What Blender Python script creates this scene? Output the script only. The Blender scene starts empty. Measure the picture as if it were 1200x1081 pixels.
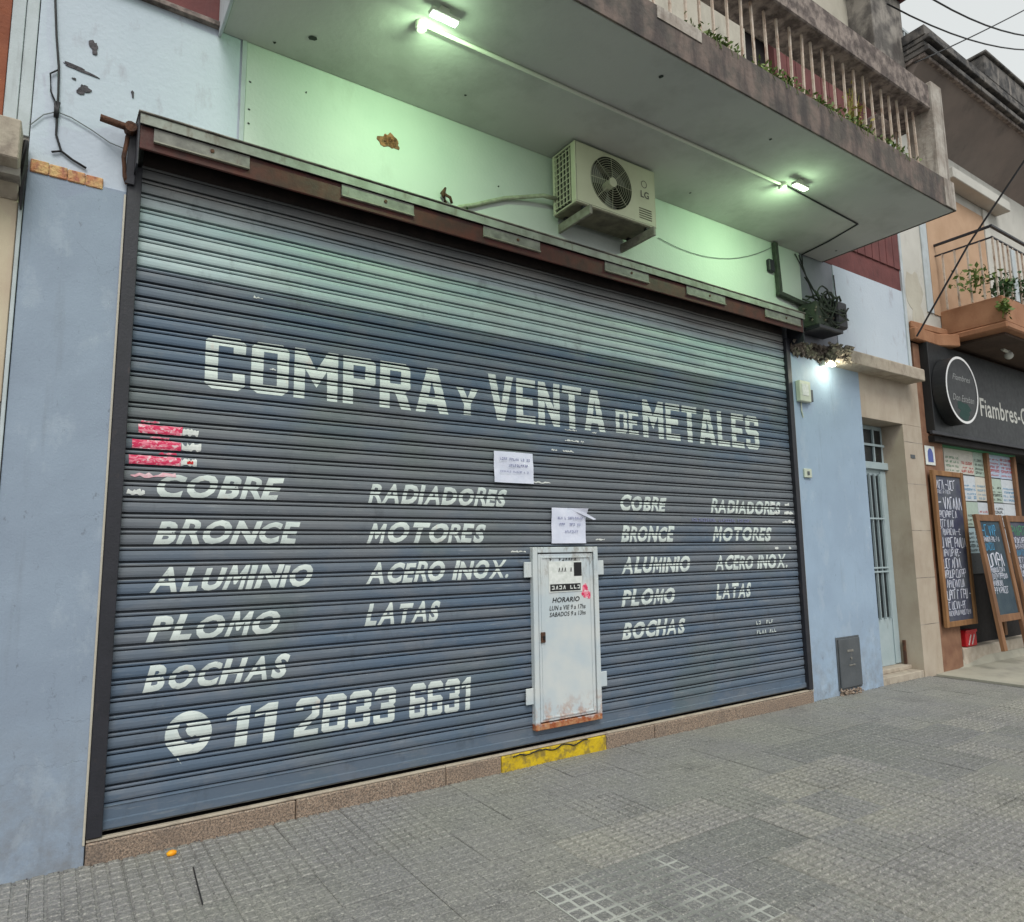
import bpy, bmesh, math, random
from mathutils import Vector, Matrix
random.seed(7)
C = bpy.context.scene.collection
scene = bpy.context.scene
PI = math.pi

# ------------------------------------------------------------ camera
F_PX, YAW, PITCH, ROLL = 803., .5917, .1321, .01397
cam = bpy.data.cameras.new('camera')
cam.sensor_fit = 'HORIZONTAL'; cam.sensor_width = 36; cam.lens = F_PX/1200*36
cam.clip_start = .05; cam.clip_end = 600
camo = bpy.data.objects.new('camera', cam); C.objects.link(camo)
Fw = Vector((math.sin(YAW)*math.cos(PITCH), math.cos(YAW)*math.cos(PITCH), math.sin(PITCH)))
Rt = Vector((math.cos(YAW), -math.sin(YAW), 0)); Dn = Fw.cross(Rt)
R2 = Rt*math.cos(ROLL)+Dn*math.sin(ROLL); D2 = -Rt*math.sin(ROLL)+Dn*math.cos(ROLL)
m = Matrix((R2, -D2, -Fw)).transposed().to_4x4(); m.translation = Vector((0, -4.4816, 1.6))
camo.matrix_world = m
scene.camera = camo

# ------------------------------------------------------------ sky, sun, exposure
SUN_EL, SUN_AZ = math.radians(52), math.radians(200)     # compass style: 180 = straight behind the camera side
w = bpy.data.worlds.new('World'); scene.world = w; w.use_nodes = True
nt = w.node_tree; bg = nt.nodes['Background']
sky = nt.nodes.new('ShaderNodeTexSky'); sky.sky_type = 'NISHITA'; sky.sun_disc = False
sky.sun_elevation = SUN_EL; sky.sun_rotation = SUN_AZ
sky.air_density = 1.0; sky.dust_density = 3.0
hs = nt.nodes.new('ShaderNodeHueSaturation'); hs.inputs['Saturation'].default_value = .16
cl = nt.nodes.new('ShaderNodeMixRGB'); cl.inputs['Fac'].default_value = .62
cl.inputs['Color2'].default_value = (6.5, 6.8, 6.7, 1)      # even cloud cover
nt.links.new(sky.outputs[0], hs.inputs['Color']); nt.links.new(hs.outputs[0], cl.inputs['Color1'])
nt.links.new(cl.outputs[0], bg.inputs['Color']); bg.inputs['Strength'].default_value = .098
sl = bpy.data.lights.new('sun', 'SUN'); sl.energy = 1.15; sl.angle = math.radians(25); sl.color = (1, .97, .93)
so = bpy.data.objects.new('sun', sl); C.objects.link(so)
sd = Vector((math.sin(SUN_AZ)*math.cos(SUN_EL), math.cos(SUN_AZ)*math.cos(SUN_EL), math.sin(SUN_EL)))
so.rotation_euler = sd.to_track_quat('Z', 'Y').to_euler(); so.location = (0, -8, 12)
vs = scene.view_settings
scene.display_settings.display_device = 'sRGB'
vs.view_transform = 'Standard'; vs.look = 'None'; vs.gamma = 1; vs.use_curve_mapping = False; vs.exposure = .62
scene.render.film_transparent = False
scene.cycles.use_denoising = True
scene.cycles.max_bounces = 6

# ------------------------------------------------------------ materials
def S(r, g, b):
    f = lambda c: (c/255/12.92) if c/255 <= .04045 else ((c/255+.055)/1.055)**2.4
    return (f(r), f(g), f(b), 1)

def nodes(name):
    mt = bpy.data.materials.new(name); mt.use_nodes = True
    t = mt.node_tree; b = t.nodes['Principled BSDF']
    return mt, t, b

class G:                                   # tiny node helper
    def __init__(s, t): s.t = t
    def n(s, typ, **kw):
        nd = s.t.nodes.new(typ)
        for k, v in kw.items(): setattr(nd, k, v)
        return nd
    def put(s, sock, v):
        if hasattr(v, 'is_output') or isinstance(v, bpy.types.NodeSocket): s.t.links.new(v, sock)
        else: sock.default_value = v
    def math(s, op, a, b=0., c=None, clamp=False):
        nd = s.n('ShaderNodeMath', operation=op, use_clamp=clamp)
        s.put(nd.inputs[0], a); s.put(nd.inputs[1], b)
        if c is not None: s.put(nd.inputs[2], c)
        return nd.outputs[0]
    def mix(s, f, a, b, mode='MIX'):
        nd = s.n('ShaderNodeMixRGB', blend_type=mode)
        s.put(nd.inputs[0], f); s.put(nd.inputs[1], a); s.put(nd.inputs[2], b)
        return nd.outputs[0]
    def pos(s, stretch=(1, 1, 1), off=(0, 0, 0)):
        g = s.n('ShaderNodeNewGeometry'); mp = s.n('ShaderNodeMapping')
        s.t.links.new(g.outputs['Position'], mp.inputs['Vector'])
        mp.inputs['Scale'].default_value = stretch; mp.inputs['Location'].default_value = off
        return mp.outputs[0]
    def noise(s, scale, detail=5, rough=.55, stretch=(1, 1, 1), off=(0, 0, 0), vec=None):
        nd = s.n('ShaderNodeTexNoise'); nd.inputs['Scale'].default_value = scale
        nd.inputs['Detail'].default_value = detail; nd.inputs['Roughness'].default_value = rough
        s.put(nd.inputs['Vector'], vec if vec is not None else s.pos(stretch, off))
        return nd.outputs['Fac']
    def ramp(s, f, lo, hi):
        nd = s.n('ShaderNodeMapRange', clamp=True)
        s.put(nd.inputs[0], f); nd.inputs[1].default_value = lo; nd.inputs[2].default_value = hi
        return nd.outputs[0]
    def bump(s, h, strength, dist=.01):
        nd = s.n('ShaderNodeBump'); nd.inputs['Strength'].default_value = strength; nd.inputs['Distance'].default_value = dist
        s.put(nd.inputs['Height'], h); return nd.outputs[0]

def M(name, col, col2=None, scale=3, lo=.35, hi=.65, rough=.8, bump=.15, bscale=70, stretch=(1, 1, 1),
      stain=None, sscale=2, slo=.55, shi=.7, sstretch=(1, 1, .35), samt=.7, metal=0, spec=.35, emis=None, estr=0, off=0):
    mt, t, b = nodes(name); g = G(t)
    c = col
    if col2 is not None:
        c = g.mix(g.ramp(g.noise(scale, stretch=stretch, off=(off, off, off)), lo, hi), col, col2)
    if stain is not None:
        f = g.ramp(g.noise(sscale, 8, .65, stretch=sstretch, off=(off+3, 1, 2)), slo, shi)
        c = g.mix(g.math('MULTIPLY', f, samt), c, stain)
    g.put(b.inputs['Base Color'], c)
    r = g.math('ADD', g.math('MULTIPLY', g.noise(scale*5), .25), rough-.12, clamp=True)
    g.put(b.inputs['Roughness'], r)
    b.inputs['Metallic'].default_value = metal; b.inputs['Specular IOR Level'].default_value = spec
    if bump: g.put(b.inputs['Normal'], g.bump(g.noise(bscale, 4), bump))
    if emis is not None:
        b.inputs['Emission Color'].default_value = emis; b.inputs['Emission Strength'].default_value = estr
    return mt

mt = {}
def blue_wall(name, a, b_, seed):
    # flat masonry paint: cloudy repaint patches, dirt rising from the ground, rain streaks
    m_, t, b = nodes(name); g = G(t)
    c = g.mix(g.ramp(g.noise(1.6, 3, off=(seed, 0, 0)), .4, .62), a, b_)
    geo = g.n('ShaderNodeNewGeometry'); sp = g.n('ShaderNodeSeparateXYZ'); t.links.new(geo.outputs['Position'], sp.inputs[0])
    foot = g.math('MULTIPLY', g.ramp(sp.outputs['Z'], .9, 0.), g.ramp(g.noise(9, 8, .7, off=(seed, 0, 0)), .4, .75))
    c = g.mix(g.math('MULTIPLY', foot, .75), c, S(112, 108, 104))
    sc = g.ramp(g.noise(22, 9, .75, stretch=(1, 1, .5), off=(seed, 2, 0)), .62, .68)
    c = g.mix(g.math('MULTIPLY', sc, .5), c, S(88, 92, 98))
    st = g.ramp(g.noise(9, 5, .6, stretch=(1, 1, .08), off=(seed, 5, 0)), .6, .8)
    c = g.mix(g.math('MULTIPLY', st, .38), c, S(100, 104, 108))
    lt = g.ramp(g.noise(4, 7, .7, stretch=(1, 1, .6), off=(seed, 8, 3)), .55, .63)
    c = g.mix(g.math('MULTIPLY', lt, .16), c, S(186, 196, 204))
    g.put(b.inputs['Base Color'], c); b.inputs['Roughness'].default_value = .62
    h = g.math('ADD', g.noise(9, 7, .6, stretch=(1, 1, .6)), g.math('MULTIPLY', g.noise(120, 3), .3))
    vo = g.n('ShaderNodeTexVoronoi', feature='DISTANCE_TO_EDGE'); vo.inputs['Scale'].default_value = .75; g.put(vo.inputs['Vector'], g.pos(off=(seed+.4, .3, .7)))
    wob = g.math('ADD', vo.outputs['Distance'], g.math('MULTIPLY', g.math('SUBTRACT', g.noise(7, 6, .7), .5), .09))
    cr = g.math('MULTIPLY', g.ramp(g.math('ABSOLUTE', g.math('SUBTRACT', wob, .06)), .0022, .0), g.ramp(g.noise(1.3, 3, off=(seed, 9, 0)), .5, .58))
    c = g.mix(g.math('MULTIPLY', cr, .15), c, S(88, 92, 98)); g.put(b.inputs['Base Color'], c)
    g.put(b.inputs['Normal'], g.bump(g.math('SUBTRACT', h, g.math('MULTIPLY', cr, .2)), .35, .012))
    return m_
mt['pillar_l'] = blue_wall('pillar_paint_grey_blue', S(132, 145, 162), S(140, 154, 171), 0)
mt['pillar_r'] = blue_wall('pillar_paint_light_blue', S(143, 162, 183), S(150, 170, 191), 7)
mt['white_blue'] = M('upper_wall_pale_blue', S(184, 195, 206), S(191, 201, 211), scale=1.3, stain=S(140, 130, 138), sscale=9, slo=.56, shi=.74, samt=.5, bump=.3, bscale=35)
mt['pale_flake'] = M('upper_wall_lilac_white', S(186, 192, 208), S(196, 196, 208), scale=4, stain=S(110, 105, 115), sscale=11, slo=.6, shi=.72, samt=.5, bump=.5, bscale=28, off=4)
mt['fascia'] = M('fascia_paint_white', S(206, 212, 206), S(194, 203, 197), scale=1.1, stain=S(150, 148, 138), sscale=3, slo=.58, shi=.8, samt=.35, bump=.2, bscale=40, rough=.6)
mt['gray_panel'] = M('grey_render_and_shade', S(128, 132, 140), S(140, 142, 150), scale=2, stain=S(90, 90, 92), samt=.4)  # also colours the panel where shade is painted in
mt['soffit'] = M('balcony_underside_paint', S(190, 190, 187), S(178, 179, 177), scale=.9, stain=S(116, 112, 108), sscale=1.4, slo=.5, shi=.75, samt=.4, sstretch=(1, 1, 1), bump=.2, bscale=25)
mt['fascia_edge'] = M('balcony_edge_weathered_maroon', S(118, 104, 96), S(92, 86, 80), scale=5, lo=.42, hi=.58, stain=S(62, 58, 58), sscale=6, slo=.45, shi=.62, samt=.75, sstretch=(1, 1, .22), bump=.6, bscale=30)
mt['rail_conc'] = M('weathered_concrete', S(146, 134, 126), S(96, 86, 82), scale=9, lo=.42, hi=.6, stain=S(60, 54, 50), sscale=13, slo=.5, shi=.66, samt=.75, sstretch=(1, 1, .6), bump=.8, bscale=30)
mt['rail_post'] = M('weathered_white_post', S(184, 178, 168), S(150, 140, 130), scale=6, stain=S(84, 74, 68), sscale=9, slo=.5, shi=.68, samt=.7, sstretch=(1.4, 1.4, .15), bump=.6, bscale=30)
mt['baluster'] = M('baluster_cream_rusty', S(204, 192, 178), S(186, 168, 150), scale=20, stain=S(120, 78, 54), sscale=30, slo=.52, shi=.66, samt=.7, bump=.2)
mt['maroon'] = M('maroon_wall', S(116, 70, 68), S(100, 60, 59), scale=4, stain=S(70, 52, 54), sscale=8, samt=.5, sstretch=(1.5, 1, .2), bump=.3, bscale=30)
mt['cream_dirty'] = M('dirty_cream_wall', S(190, 186, 172), S(176, 170, 156), scale=2, stain=S(110, 104, 94), sscale=3, slo=.52, shi=.75, samt=.5, sstretch=(1, 1, .3), bump=.3, bscale=25)
mt['stained_pier'] = M('stained_grey_pier', S(148, 142, 134), S(96, 92, 88), scale=4, lo=.42, hi=.58, stain=S(62, 56, 54), sscale=5, slo=.5, shi=.65, samt=.7, bump=.5, bscale=25)
mt['dark'] = M('dark_interior', S(30, 27, 28), bump=0)
mt['ledge'] = M('stone_ledge', S(176, 166, 150), S(160, 148, 134), scale=8, stain=S(104, 92, 84), sscale=9, slo=.52, shi=.7, samt=.6, sstretch=(1, 1, .5), bump=.5, bscale=40)
mt['rubble'] = M('broken_plaster', S(126, 116, 106), S(88, 80, 72), scale=22, lo=.4, hi=.6, bump=1, bscale=50)
mt['stone'] = M('beige_stone_cladding', S(178, 166, 150), S(166, 152, 136), scale=3, stain=S(138, 122, 106), sscale=6, slo=.5, shi=.75, samt=.5, bump=.15, bscale=60, rough=.55)
mt['granite_far'] = M('grey_speckled_stone', S(170, 166, 160), S(120, 116, 112), scale=60, bump=.3)
mt['cream_tile'] = M('cream_cladding', S(196, 184, 160), S(186, 170, 148), scale=3, stain=S(140, 112, 92), sscale=3, slo=.55, shi=.8, samt=.5, bump=.1)
mt['orange_brown'] = M('orange_brown_wall', S(146, 86, 60), S(126, 72, 52), scale=4, bump=.3)
mt['trim_white'] = M('white_trim', S(188, 196, 200), S(176, 184, 186), scale=6, stain=S(120, 118, 116), sscale=12, samt=.4, sstretch=(1, 1, .15))
mt['brick_red'] = M('exposed_brick', S(168, 112, 82), S(120, 84, 62), scale=26, lo=.4, hi=.6, bump=1, bscale=60)
mt['brick_yellow'] = M('exposed_mortar_bricks', S(206, 172, 120), S(188, 128, 92), scale=18, lo=.4, hi=.6, stain=S(150, 92, 84), sscale=26, slo=.5, shi=.62, bump=1, bscale=60)
mt['hole'] = M('bare_grey_plaster', S(92, 88, 92), S(62, 60, 64), scale=30, bump=1, bscale=60)
mt['cable'] = M('black_cable', S(34, 34, 36), rough=.5, bump=0)
mt['cable_grey'] = M('grey_cable', S(120, 126, 126), rough=.6, bump=0)
mt['pipe_beige'] = M('insulated_pipe_wrap', S(176, 184, 158), S(150, 152, 132), scale=20, bump=.4)
mt['guide'] = M('shutter_guide_paint', S(30, 31, 38), S(38, 38, 46), scale=10, stain=S(84, 70, 66), sscale=14, slo=.62, shi=.75, samt=.5, rough=.5, spec=.5)
mt['hood_lip'] = M('grey_metal_flashing', S(150, 154, 146), S(118, 118, 110), scale=7, stain=S(92, 72, 58), sscale=12, slo=.56, shi=.7, samt=.7, rough=.5)
mt['hood_red'] = M('red_oxide_steel', S(84, 40, 34), S(62, 36, 33), scale=9, stain=S(56, 42, 38), sscale=10, samt=.6, rough=.6)
mt['hood_plate'] = M('grey_steel_plate', S(132, 130, 124), S(100, 98, 94), scale=12, stain=S(86, 60, 48), sscale=14, slo=.58, samt=.6, rough=.5)
mt['hood_in'] = M('hood_inside_shade', S(58, 48, 46), S(40, 36, 36), scale=8)  # dark tone paints the deep shade inside the hood and shutter cavity
mt['rust'] = M('rusty_iron', S(98, 66, 48), S(66, 48, 40), scale=25, bump=.8)
mt['ac'] = M('ac_casing_cream', S(206, 204, 180), S(194, 192, 168), scale=3, stain=S(140, 136, 112), sscale=5, slo=.55, shi=.8, samt=.5, rough=.45, bump=.03, spec=.5)
mt['ac_dark'] = M('ac_coil_dark', S(46, 48, 44), S(66, 66, 58), scale=40, bump=.5)
mt['ac_fan'] = M('ac_fan_blade', S(104, 106, 98), rough=.5, bump=0)
mt['ac_under'] = M('ac_base_dusty_metal', S(124, 120, 102), S(86, 82, 70), scale=8, rough=.6)
mt['galv'] = M('galvanised_bracket', S(150, 148, 136), S(120, 116, 104), scale=15, rough=.5)
mt['logo'] = M('logo_grey', S(96, 92, 88), bump=0)
mt['lamp_body'] = M('lamp_housing_white', S(206, 206, 196), rough=.5, bump=0)
mt['lamp_face'] = M('lit_led_panel', (1, 1, 1, 1), emis=(.86, 1, .78, 1), estr=9, bump=0)
mt['lamp_cool'] = M('lit_led_panel_cool', (1, 1, 1, 1), emis=(.86, .9, 1, 1), estr=9, bump=0)
mt['duct'] = M('dusty_dark_duct', S(70, 76, 66), S(54, 58, 54), scale=14, bump=.2)
mt['paper'] = M('white_paper', S(214, 216, 232), S(204, 208, 226), scale=14, rough=.7, bump=.4, bscale=12)
mt['ink'] = M('blue_ink_print', S(120, 122, 160), bump=0)
mt['black_print'] = M('black_print', S(36, 36, 38), bump=0)
mt['white_print'] = M('sticker_white', S(220, 222, 220), S(200, 204, 200), scale=30, bump=0)
mt['pink'] = M('pink_sticker', S(206, 52, 92), S(226, 128, 148), scale=22, lo=.48, hi=.54, stretch=(1, 1, 2.5), stain=S(225, 205, 208), sscale=30, slo=.54, shi=.6, samt=.9, sstretch=(1, 1, 1.5), bump=0)
mt['pink_pale'] = M('faded_pink_sticker', S(214, 200, 204), S(220, 150, 164), scale=25, bump=0)
mt['red_print'] = M('red_print', S(190, 40, 40), bump=0)
mt['yellow'] = M('yellow_kerb_paint', S(206, 176, 28), S(186, 156, 30), scale=8, stain=S(120, 104, 60), sscale=14, slo=.48, shi=.62, samt=.8, sstretch=(1, 1, 1), bump=.6, bscale=40)
mt['gas_door'] = M('grey_cabinet_door', S(84, 88, 92), S(74, 78, 82), scale=6, stain=S(112, 108, 104), sscale=12, slo=.6, samt=.5, rough=.5)
mt['door_aqua'] = M('house_door_pale_aqua', S(166, 180, 184), S(156, 172, 176), scale=5, stain=S(106, 116, 116), sscale=9, slo=.6, samt=.4, rough=.5)
mt['glass_dark'] = M('dark_window_glass', S(22, 25, 28), S(36, 40, 42), scale=4, rough=.3, bump=.02, spec=.35)
mt['meter'] = M('meter_box_plastic', S(196, 202, 186), S(182, 188, 172), scale=10, rough=.45, bump=.05)
mt['sky_white'] = None
mt['balc_orange'] = M('orange_terracotta_paint', S(168, 124, 94), S(150, 106, 78), scale=3, stain=S(124, 84, 62), sscale=5, slo=.52, shi=.75, samt=.5, sstretch=(1, 1, .3), bump=.3, bscale=25)
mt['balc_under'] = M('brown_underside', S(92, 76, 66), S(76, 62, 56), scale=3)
mt['eave_under'] = M('eave_soffit_brown', S(138, 126, 118), S(120, 110, 104), scale=1.5, stain=S(78, 70, 68), sscale=2.4, samt=.5, sstretch=(1, 1, 1))
mt['eave_mould'] = M('soot_stained_moulding', S(108, 104, 100), S(64, 63, 63), scale=5, lo=.42, hi=.58, stain=S(160, 152, 144), sscale=7, slo=.58, shi=.66, samt=.5, bump=.6, bscale=25)
mt['right_wall'] = M('neighbour_wall_offwhite', S(200, 198, 190), S(188, 186, 178), scale=2, stain=S(140, 136, 126), sscale=2.2, slo=.55, shi=.72, samt=.55, sstretch=(1, 1, .6))
mt['shutter_peach'] = M('peach_roller_blind', S(190, 158, 130), S(178, 146, 118), scale=3)
mt['sign_black'] = M('black_shop_fascia', S(32, 33, 36), S(40, 42, 44), scale=3, rough=.45, bump=.02)
mt['sign_white'] = M('sign_lettering_white', S(206, 206, 200), bump=0)
mt['sign_dim'] = M('sign_script_grey', S(150, 152, 152), bump=0)
mt['sign_ring'] = M('sign_ring_white', S(222, 222, 222), bump=0, rough=.4)
mt['sign_green'] = M('sign_green_print', S(40, 66, 62), bump=0)
mt['brown_wood'] = M('brown_timber', S(136, 100, 72), S(104, 74, 54), scale=14, stretch=(1, 1, .12), bump=.2)
mt['orange_wood'] = M('orange_varnished_timber', S(146, 108, 72), S(116, 82, 54), scale=14, stretch=(1, 1, .12), bump=.2)
mt['brown_tile'] = M('brown_pier_cladding', S(138, 104, 82), S(118, 84, 66), scale=6)
mt['chalk_board'] = M('chalkboard_dark', S(60, 62, 84), S(84, 88, 96), scale=5, bump=.05)
mt['chalk_board_blue'] = M('chalkboard_blue_grey', S(44, 60, 72), S(62, 76, 84), scale=5, bump=.05)
mt['chalk'] = M('chalk_white', S(214, 214, 224), S(190, 196, 214), scale=40, lo=.4, hi=.6, bump=0)
mt['chalk_blue'] = M('chalk_blue', S(70, 140, 180), bump=0)
mt['chalk_green'] = M('chalk_green', S(70, 130, 96), bump=0)
mt['step_stone'] = M('pale_step_stone', S(182, 172, 158), S(164, 152, 138), scale=10)
mt['yellow_peel'] = M('orange_peel', S(228, 168, 22), S(236, 140, 20), scale=30, rough=.5)
mt['leaf'] = M('weed_leaves', S(104, 122, 56), S(74, 96, 40), scale=14, bump=0, rough=.6)
mt['leaf_dark'] = M('plant_leaves_dark', S(62, 92, 50), S(44, 70, 40), scale=9, bump=0, rough=.6)
mt['leaf_yellow'] = M('withered_leaves', S(168, 156, 84), S(128, 124, 62), scale=12, bump=0, rough=.7)
mt['asphalt'] = M('asphalt', S(72, 72, 72), S(60, 60, 60), scale=30, bump=.5)
mt['pave_base'] = M('pavement_joint_mortar', S(104, 104, 100), S(86, 86, 84), scale=12, bump=.5)
mt['kerb'] = M('granite_kerb', S(140, 140, 138), S(110, 110, 108), scale=40, bump=.4)

def granite():
    m_, t, b = nodes('pink_speckled_granite'); g = G(t)
    f = g.noise(90, 3, .7)
    c = g.mix(g.ramp(f, .38, .62), S(84, 74, 66), S(158, 136, 118))
    c = g.mix(g.ramp(g.noise(200, 2), .6, .68), c, S(186, 172, 156))
    c = g.mix(g.math('MULTIPLY', g.ramp(g.noise(5, 6, .7), .5, .7), .5), c, S(88, 80, 76))
    g.put(b.inputs['Base Color'], c); b.inputs['Roughness'].default_value = .6
    g.put(b.inputs['Normal'], g.bump(g.noise(60, 4), .4))
    return m_
mt['granite'] = granite()

def wicket_paint():
    m_, t, b = nodes('white_enamel_rusty_foot'); g = G(t)
    geo = g.n('ShaderNodeNewGeometry'); sp = g.n('ShaderNodeSeparateXYZ'); t.links.new(geo.outputs['Position'], sp.inputs[0])
    c = g.mix(g.ramp(g.noise(3, 3), .4, .6), S(184, 194, 200), S(198, 202, 202))
    r = g.math('MULTIPLY', g.ramp(sp.outputs['Z'], .5, .27), g.ramp(g.noise(11, 8, .7), .46, .62))
    r = g.math('ADD', r, g.ramp(g.math('ADD', sp.outputs['Z'], g.math('MULTIPLY', g.noise(24, 6), .06)), .335, .3), clamp=True)
    c = g.mix(r, c, g.mix(g.ramp(g.noise(30), .4, .6), S(146, 76, 44), S(176, 128, 92)))
    d = g.math('MULTIPLY', g.ramp(sp.outputs['Z'], 1.2, 1.55), g.ramp(g.noise(16, 8, .75, stretch=(1, 1, .4)), .5, .62))
    c = g.mix(g.math('MULTIPLY', d, .7), c, S(128, 118, 106))
    g.put(b.inputs['Base Color'], c); b.inputs['Roughness'].default_value = .4
    g.put(b.inputs['Normal'], g.bump(g.noise(9, 3), .2, .01))
    return m_
mt['door_white'] = wicket_paint()

Z0, P = .279, .0925                       # lowest slat joint and slat pitch
def slat_paint():
    m_, t, b = nodes('shutter_slat_paint'); g = G(t)
    geo = g.n('ShaderNodeNewGeometry'); sp = g.n('ShaderNodeSeparateXYZ'); t.links.new(geo.outputs['Position'], sp.inputs[0])
    X, Z = sp.outputs['X'], sp.outputs['Z']
    k = g.math('FLOOR', g.math('DIVIDE', g.math('SUBTRACT', Z, Z0-.012), P))        # which slat
    cv = g.n('ShaderNodeCombineXYZ'); g.put(cv.inputs[0], g.math('MULTIPLY', X, .9)); g.put(cv.inputs[2], g.math('MULTIPLY', k, 3.7))
    row = g.noise(1.0, 2, .5, vec=cv.outputs[0])
    cv2 = g.n('ShaderNodeCombineXYZ'); g.put(cv2.inputs[0], g.math('MULTIPLY', X, .35)); g.put(cv2.inputs[2], g.math('MULTIPLY', Z, .8))
    big = g.noise(1.6, 3, .5, vec=cv2.outputs[0])
    blue, warm = S(83, 99, 118), S(103, 108, 115)
    # buffed grey middle of the shutter, bluer towards the foot and around the words
    mid = g.math('MULTIPLY', g.ramp(Z, 1.15, 1.75), g.ramp(Z, 2.72, 2.45))
    f = g.math('ADD', g.math('MULTIPLY', g.ramp(row, .4, .6), .6), g.math('MULTIPLY', mid, g.ramp(big, .35, .6)), clamp=True)
    c = g.mix(f, blue, warm)
    foot = g.ramp(Z, .85, .4)
    c = g.mix(g.math('MULTIPLY', foot, .55), c, S(84, 99, 116))
    green = g.math('MULTIPLY', g.ramp(g.noise(.8, 2, off=(3, 0, 1)), .56, .64), .35)
    c = g.mix(green, c, S(96, 106, 98))
    # light grey band painted over the upper slats, with the hood's shade painted in as a greyer top
    light = g.ramp(g.math('ADD', Z, g.math('MULTIPLY', g.math('SUBTRACT', g.noise(2.5, 4), .5), .012)), 3.322, 3.328)
    lc = g.mix(g.ramp(row, .38, .6), S(152, 170, 176), S(170, 184, 186))
    c = g.mix(light, c, lc)
    hood_shade = g.math('MULTIPLY', g.ramp(g.math('ADD', Z, g.math('MULTIPLY', g.math('SUBTRACT', g.noise(1.4, 5, stretch=(1, 1, 5)), .5), .26)), 3.72, 3.88), 1)
    c = g.mix(hood_shade, c, g.mix(g.ramp(row, .4, .6), S(116, 118, 120), S(144, 142, 140)))
    # scrapes, dust and chips
    st = g.ramp(g.noise(16, 8, .7, stretch=(.25, 1, 3)), .56, .78)
    c = g.mix(g.math('MULTIPLY', st, .6), c, S(150, 154, 156))
    ch = g.ramp(g.noise(42, 7, .7, stretch=(.7, 1, 1.5)), .68, .72)
    c = g.mix(g.math('MULTIPLY', ch, .6), c, S(176, 182, 180))
    dk = g.ramp(g.noise(5, 7, .7, stretch=(1, 1, .5), off=(9, 0, 0)), .58, .72)
    c = g.mix(g.math('MULTIPLY', dk, .45), c, S(58, 62, 68))
    pt = g.ramp(g.noise(3.2, 6, .65, stretch=(.8, 1, 1.6), off=(1, 0, 6)), .5, .56)
    c = g.mix(g.math('MULTIPLY', pt, .16), c, S(128, 126, 128))
    g.put(b.inputs['Base Color'], c)
    g.put(b.inputs['Roughness'], g.math('ADD', g.math('MULTIPLY', g.noise(8), .3), .36))
    b.inputs['Specular IOR Level'].default_value = .35
    g.put(b.inputs['Normal'], g.bump(g.noise(6, 4, stretch=(1, 1, 2)), .25, .01))
    return m_
mt['slat'] = slat_paint()

def letter_paint():
    m_, t, b = nodes('worn_white_letter_paint'); g = G(t)
    c = g.mix(g.ramp(g.noise(9, 5), .4, .65), S(204, 212, 208), S(190, 200, 198))
    c = g.mix(g.math('MULTIPLY', g.ramp(g.noise(50, 8, .75, stretch=(.6, 1, 1.6)), .58, .66), .6), c, S(118, 128, 134))
    c = g.mix(g.math('MULTIPLY', g.ramp(g.noise(7, 5, .7, off=(4, 0, 0)), .62, .7), .35), c, S(206, 180, 166))
    g.put(b.inputs['Base Color'], c); b.inputs['Roughness'].default_value = .55
    return m_
mt['letter'] = letter_paint()

def tile_mat(name, a, b_, seed):
    m_, t, b = nodes(name); g = G(t)
    oi = g.n('ShaderNodeObjectInfo')
    c = g.mix(oi.outputs['Random'], a, b_)
    c = g.mix(g.math('MULTIPLY', g.ramp(g.noise(.9, 5, .6, off=(seed, 0, 0)), .42, .62), .55), c, S(118, 116, 122))
    c = g.mix(g.math('MULTIPLY', g.ramp(g.noise(2.3, 7, .7, off=(seed, 4, 0)), .52, .68), .5), c, S(84, 84, 82))
    c = g.mix(g.math('MULTIPLY', g.ramp(g.noise(75, 5, .8), .5, .62), .6), c, S(186, 184, 174))
    c = g.mix(g.math('MULTIPLY', g.ramp(g.noise(20, 6, .75, off=(seed, 1, 5)), .5, .62), .4), c, S(98, 98, 96))
    c = g.mix(g.math('MULTIPLY', g.ramp(g.noise(60, 5, .75, off=(2, 2, 2)), .53, .63), .65), c, S(66, 66, 66))
    g.put(b.inputs['Base Color'], c); b.inputs['Roughness'].default_value = .58
    g.put(b.inputs['Normal'], g.bump(g.noise(85, 5, .7), .4, .008))
    return m_
mt['tile'] = tile_mat('pavement_tile_grey', S(131, 130, 124), S(124, 124, 119), 0)
mt['tile_dark'] = tile_mat('pavement_tile_charcoal', S(116, 116, 113), S(109, 110, 108), 5)
mt['tile_pale'] = tile_mat('pavement_tile_beige', S(136, 134, 126), S(129, 127, 120), 8)
mt['grout'] = M('pale_lime_joint', S(168, 170, 164), S(122, 124, 120), scale=2.2, lo=.42, hi=.6, bump=.4)
mt['shop_pave'] = M('smooth_cement_pavement', S(168, 164, 150), S(152, 150, 138), scale=1.5, stain=S(118, 116, 108), sscale=3, slo=.5, shi=.7, samt=.5, sstretch=(1, 1, 1), bump=.3, bscale=90)
mt['patch'] = M('cement_patch', S(118, 120, 118), S(98, 100, 100), scale=4, stain=S(150, 148, 140), sscale=26, slo=.55, shi=.7, samt=.5, sstretch=(1, 1, 1), bump=.5, bscale=60)

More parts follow.
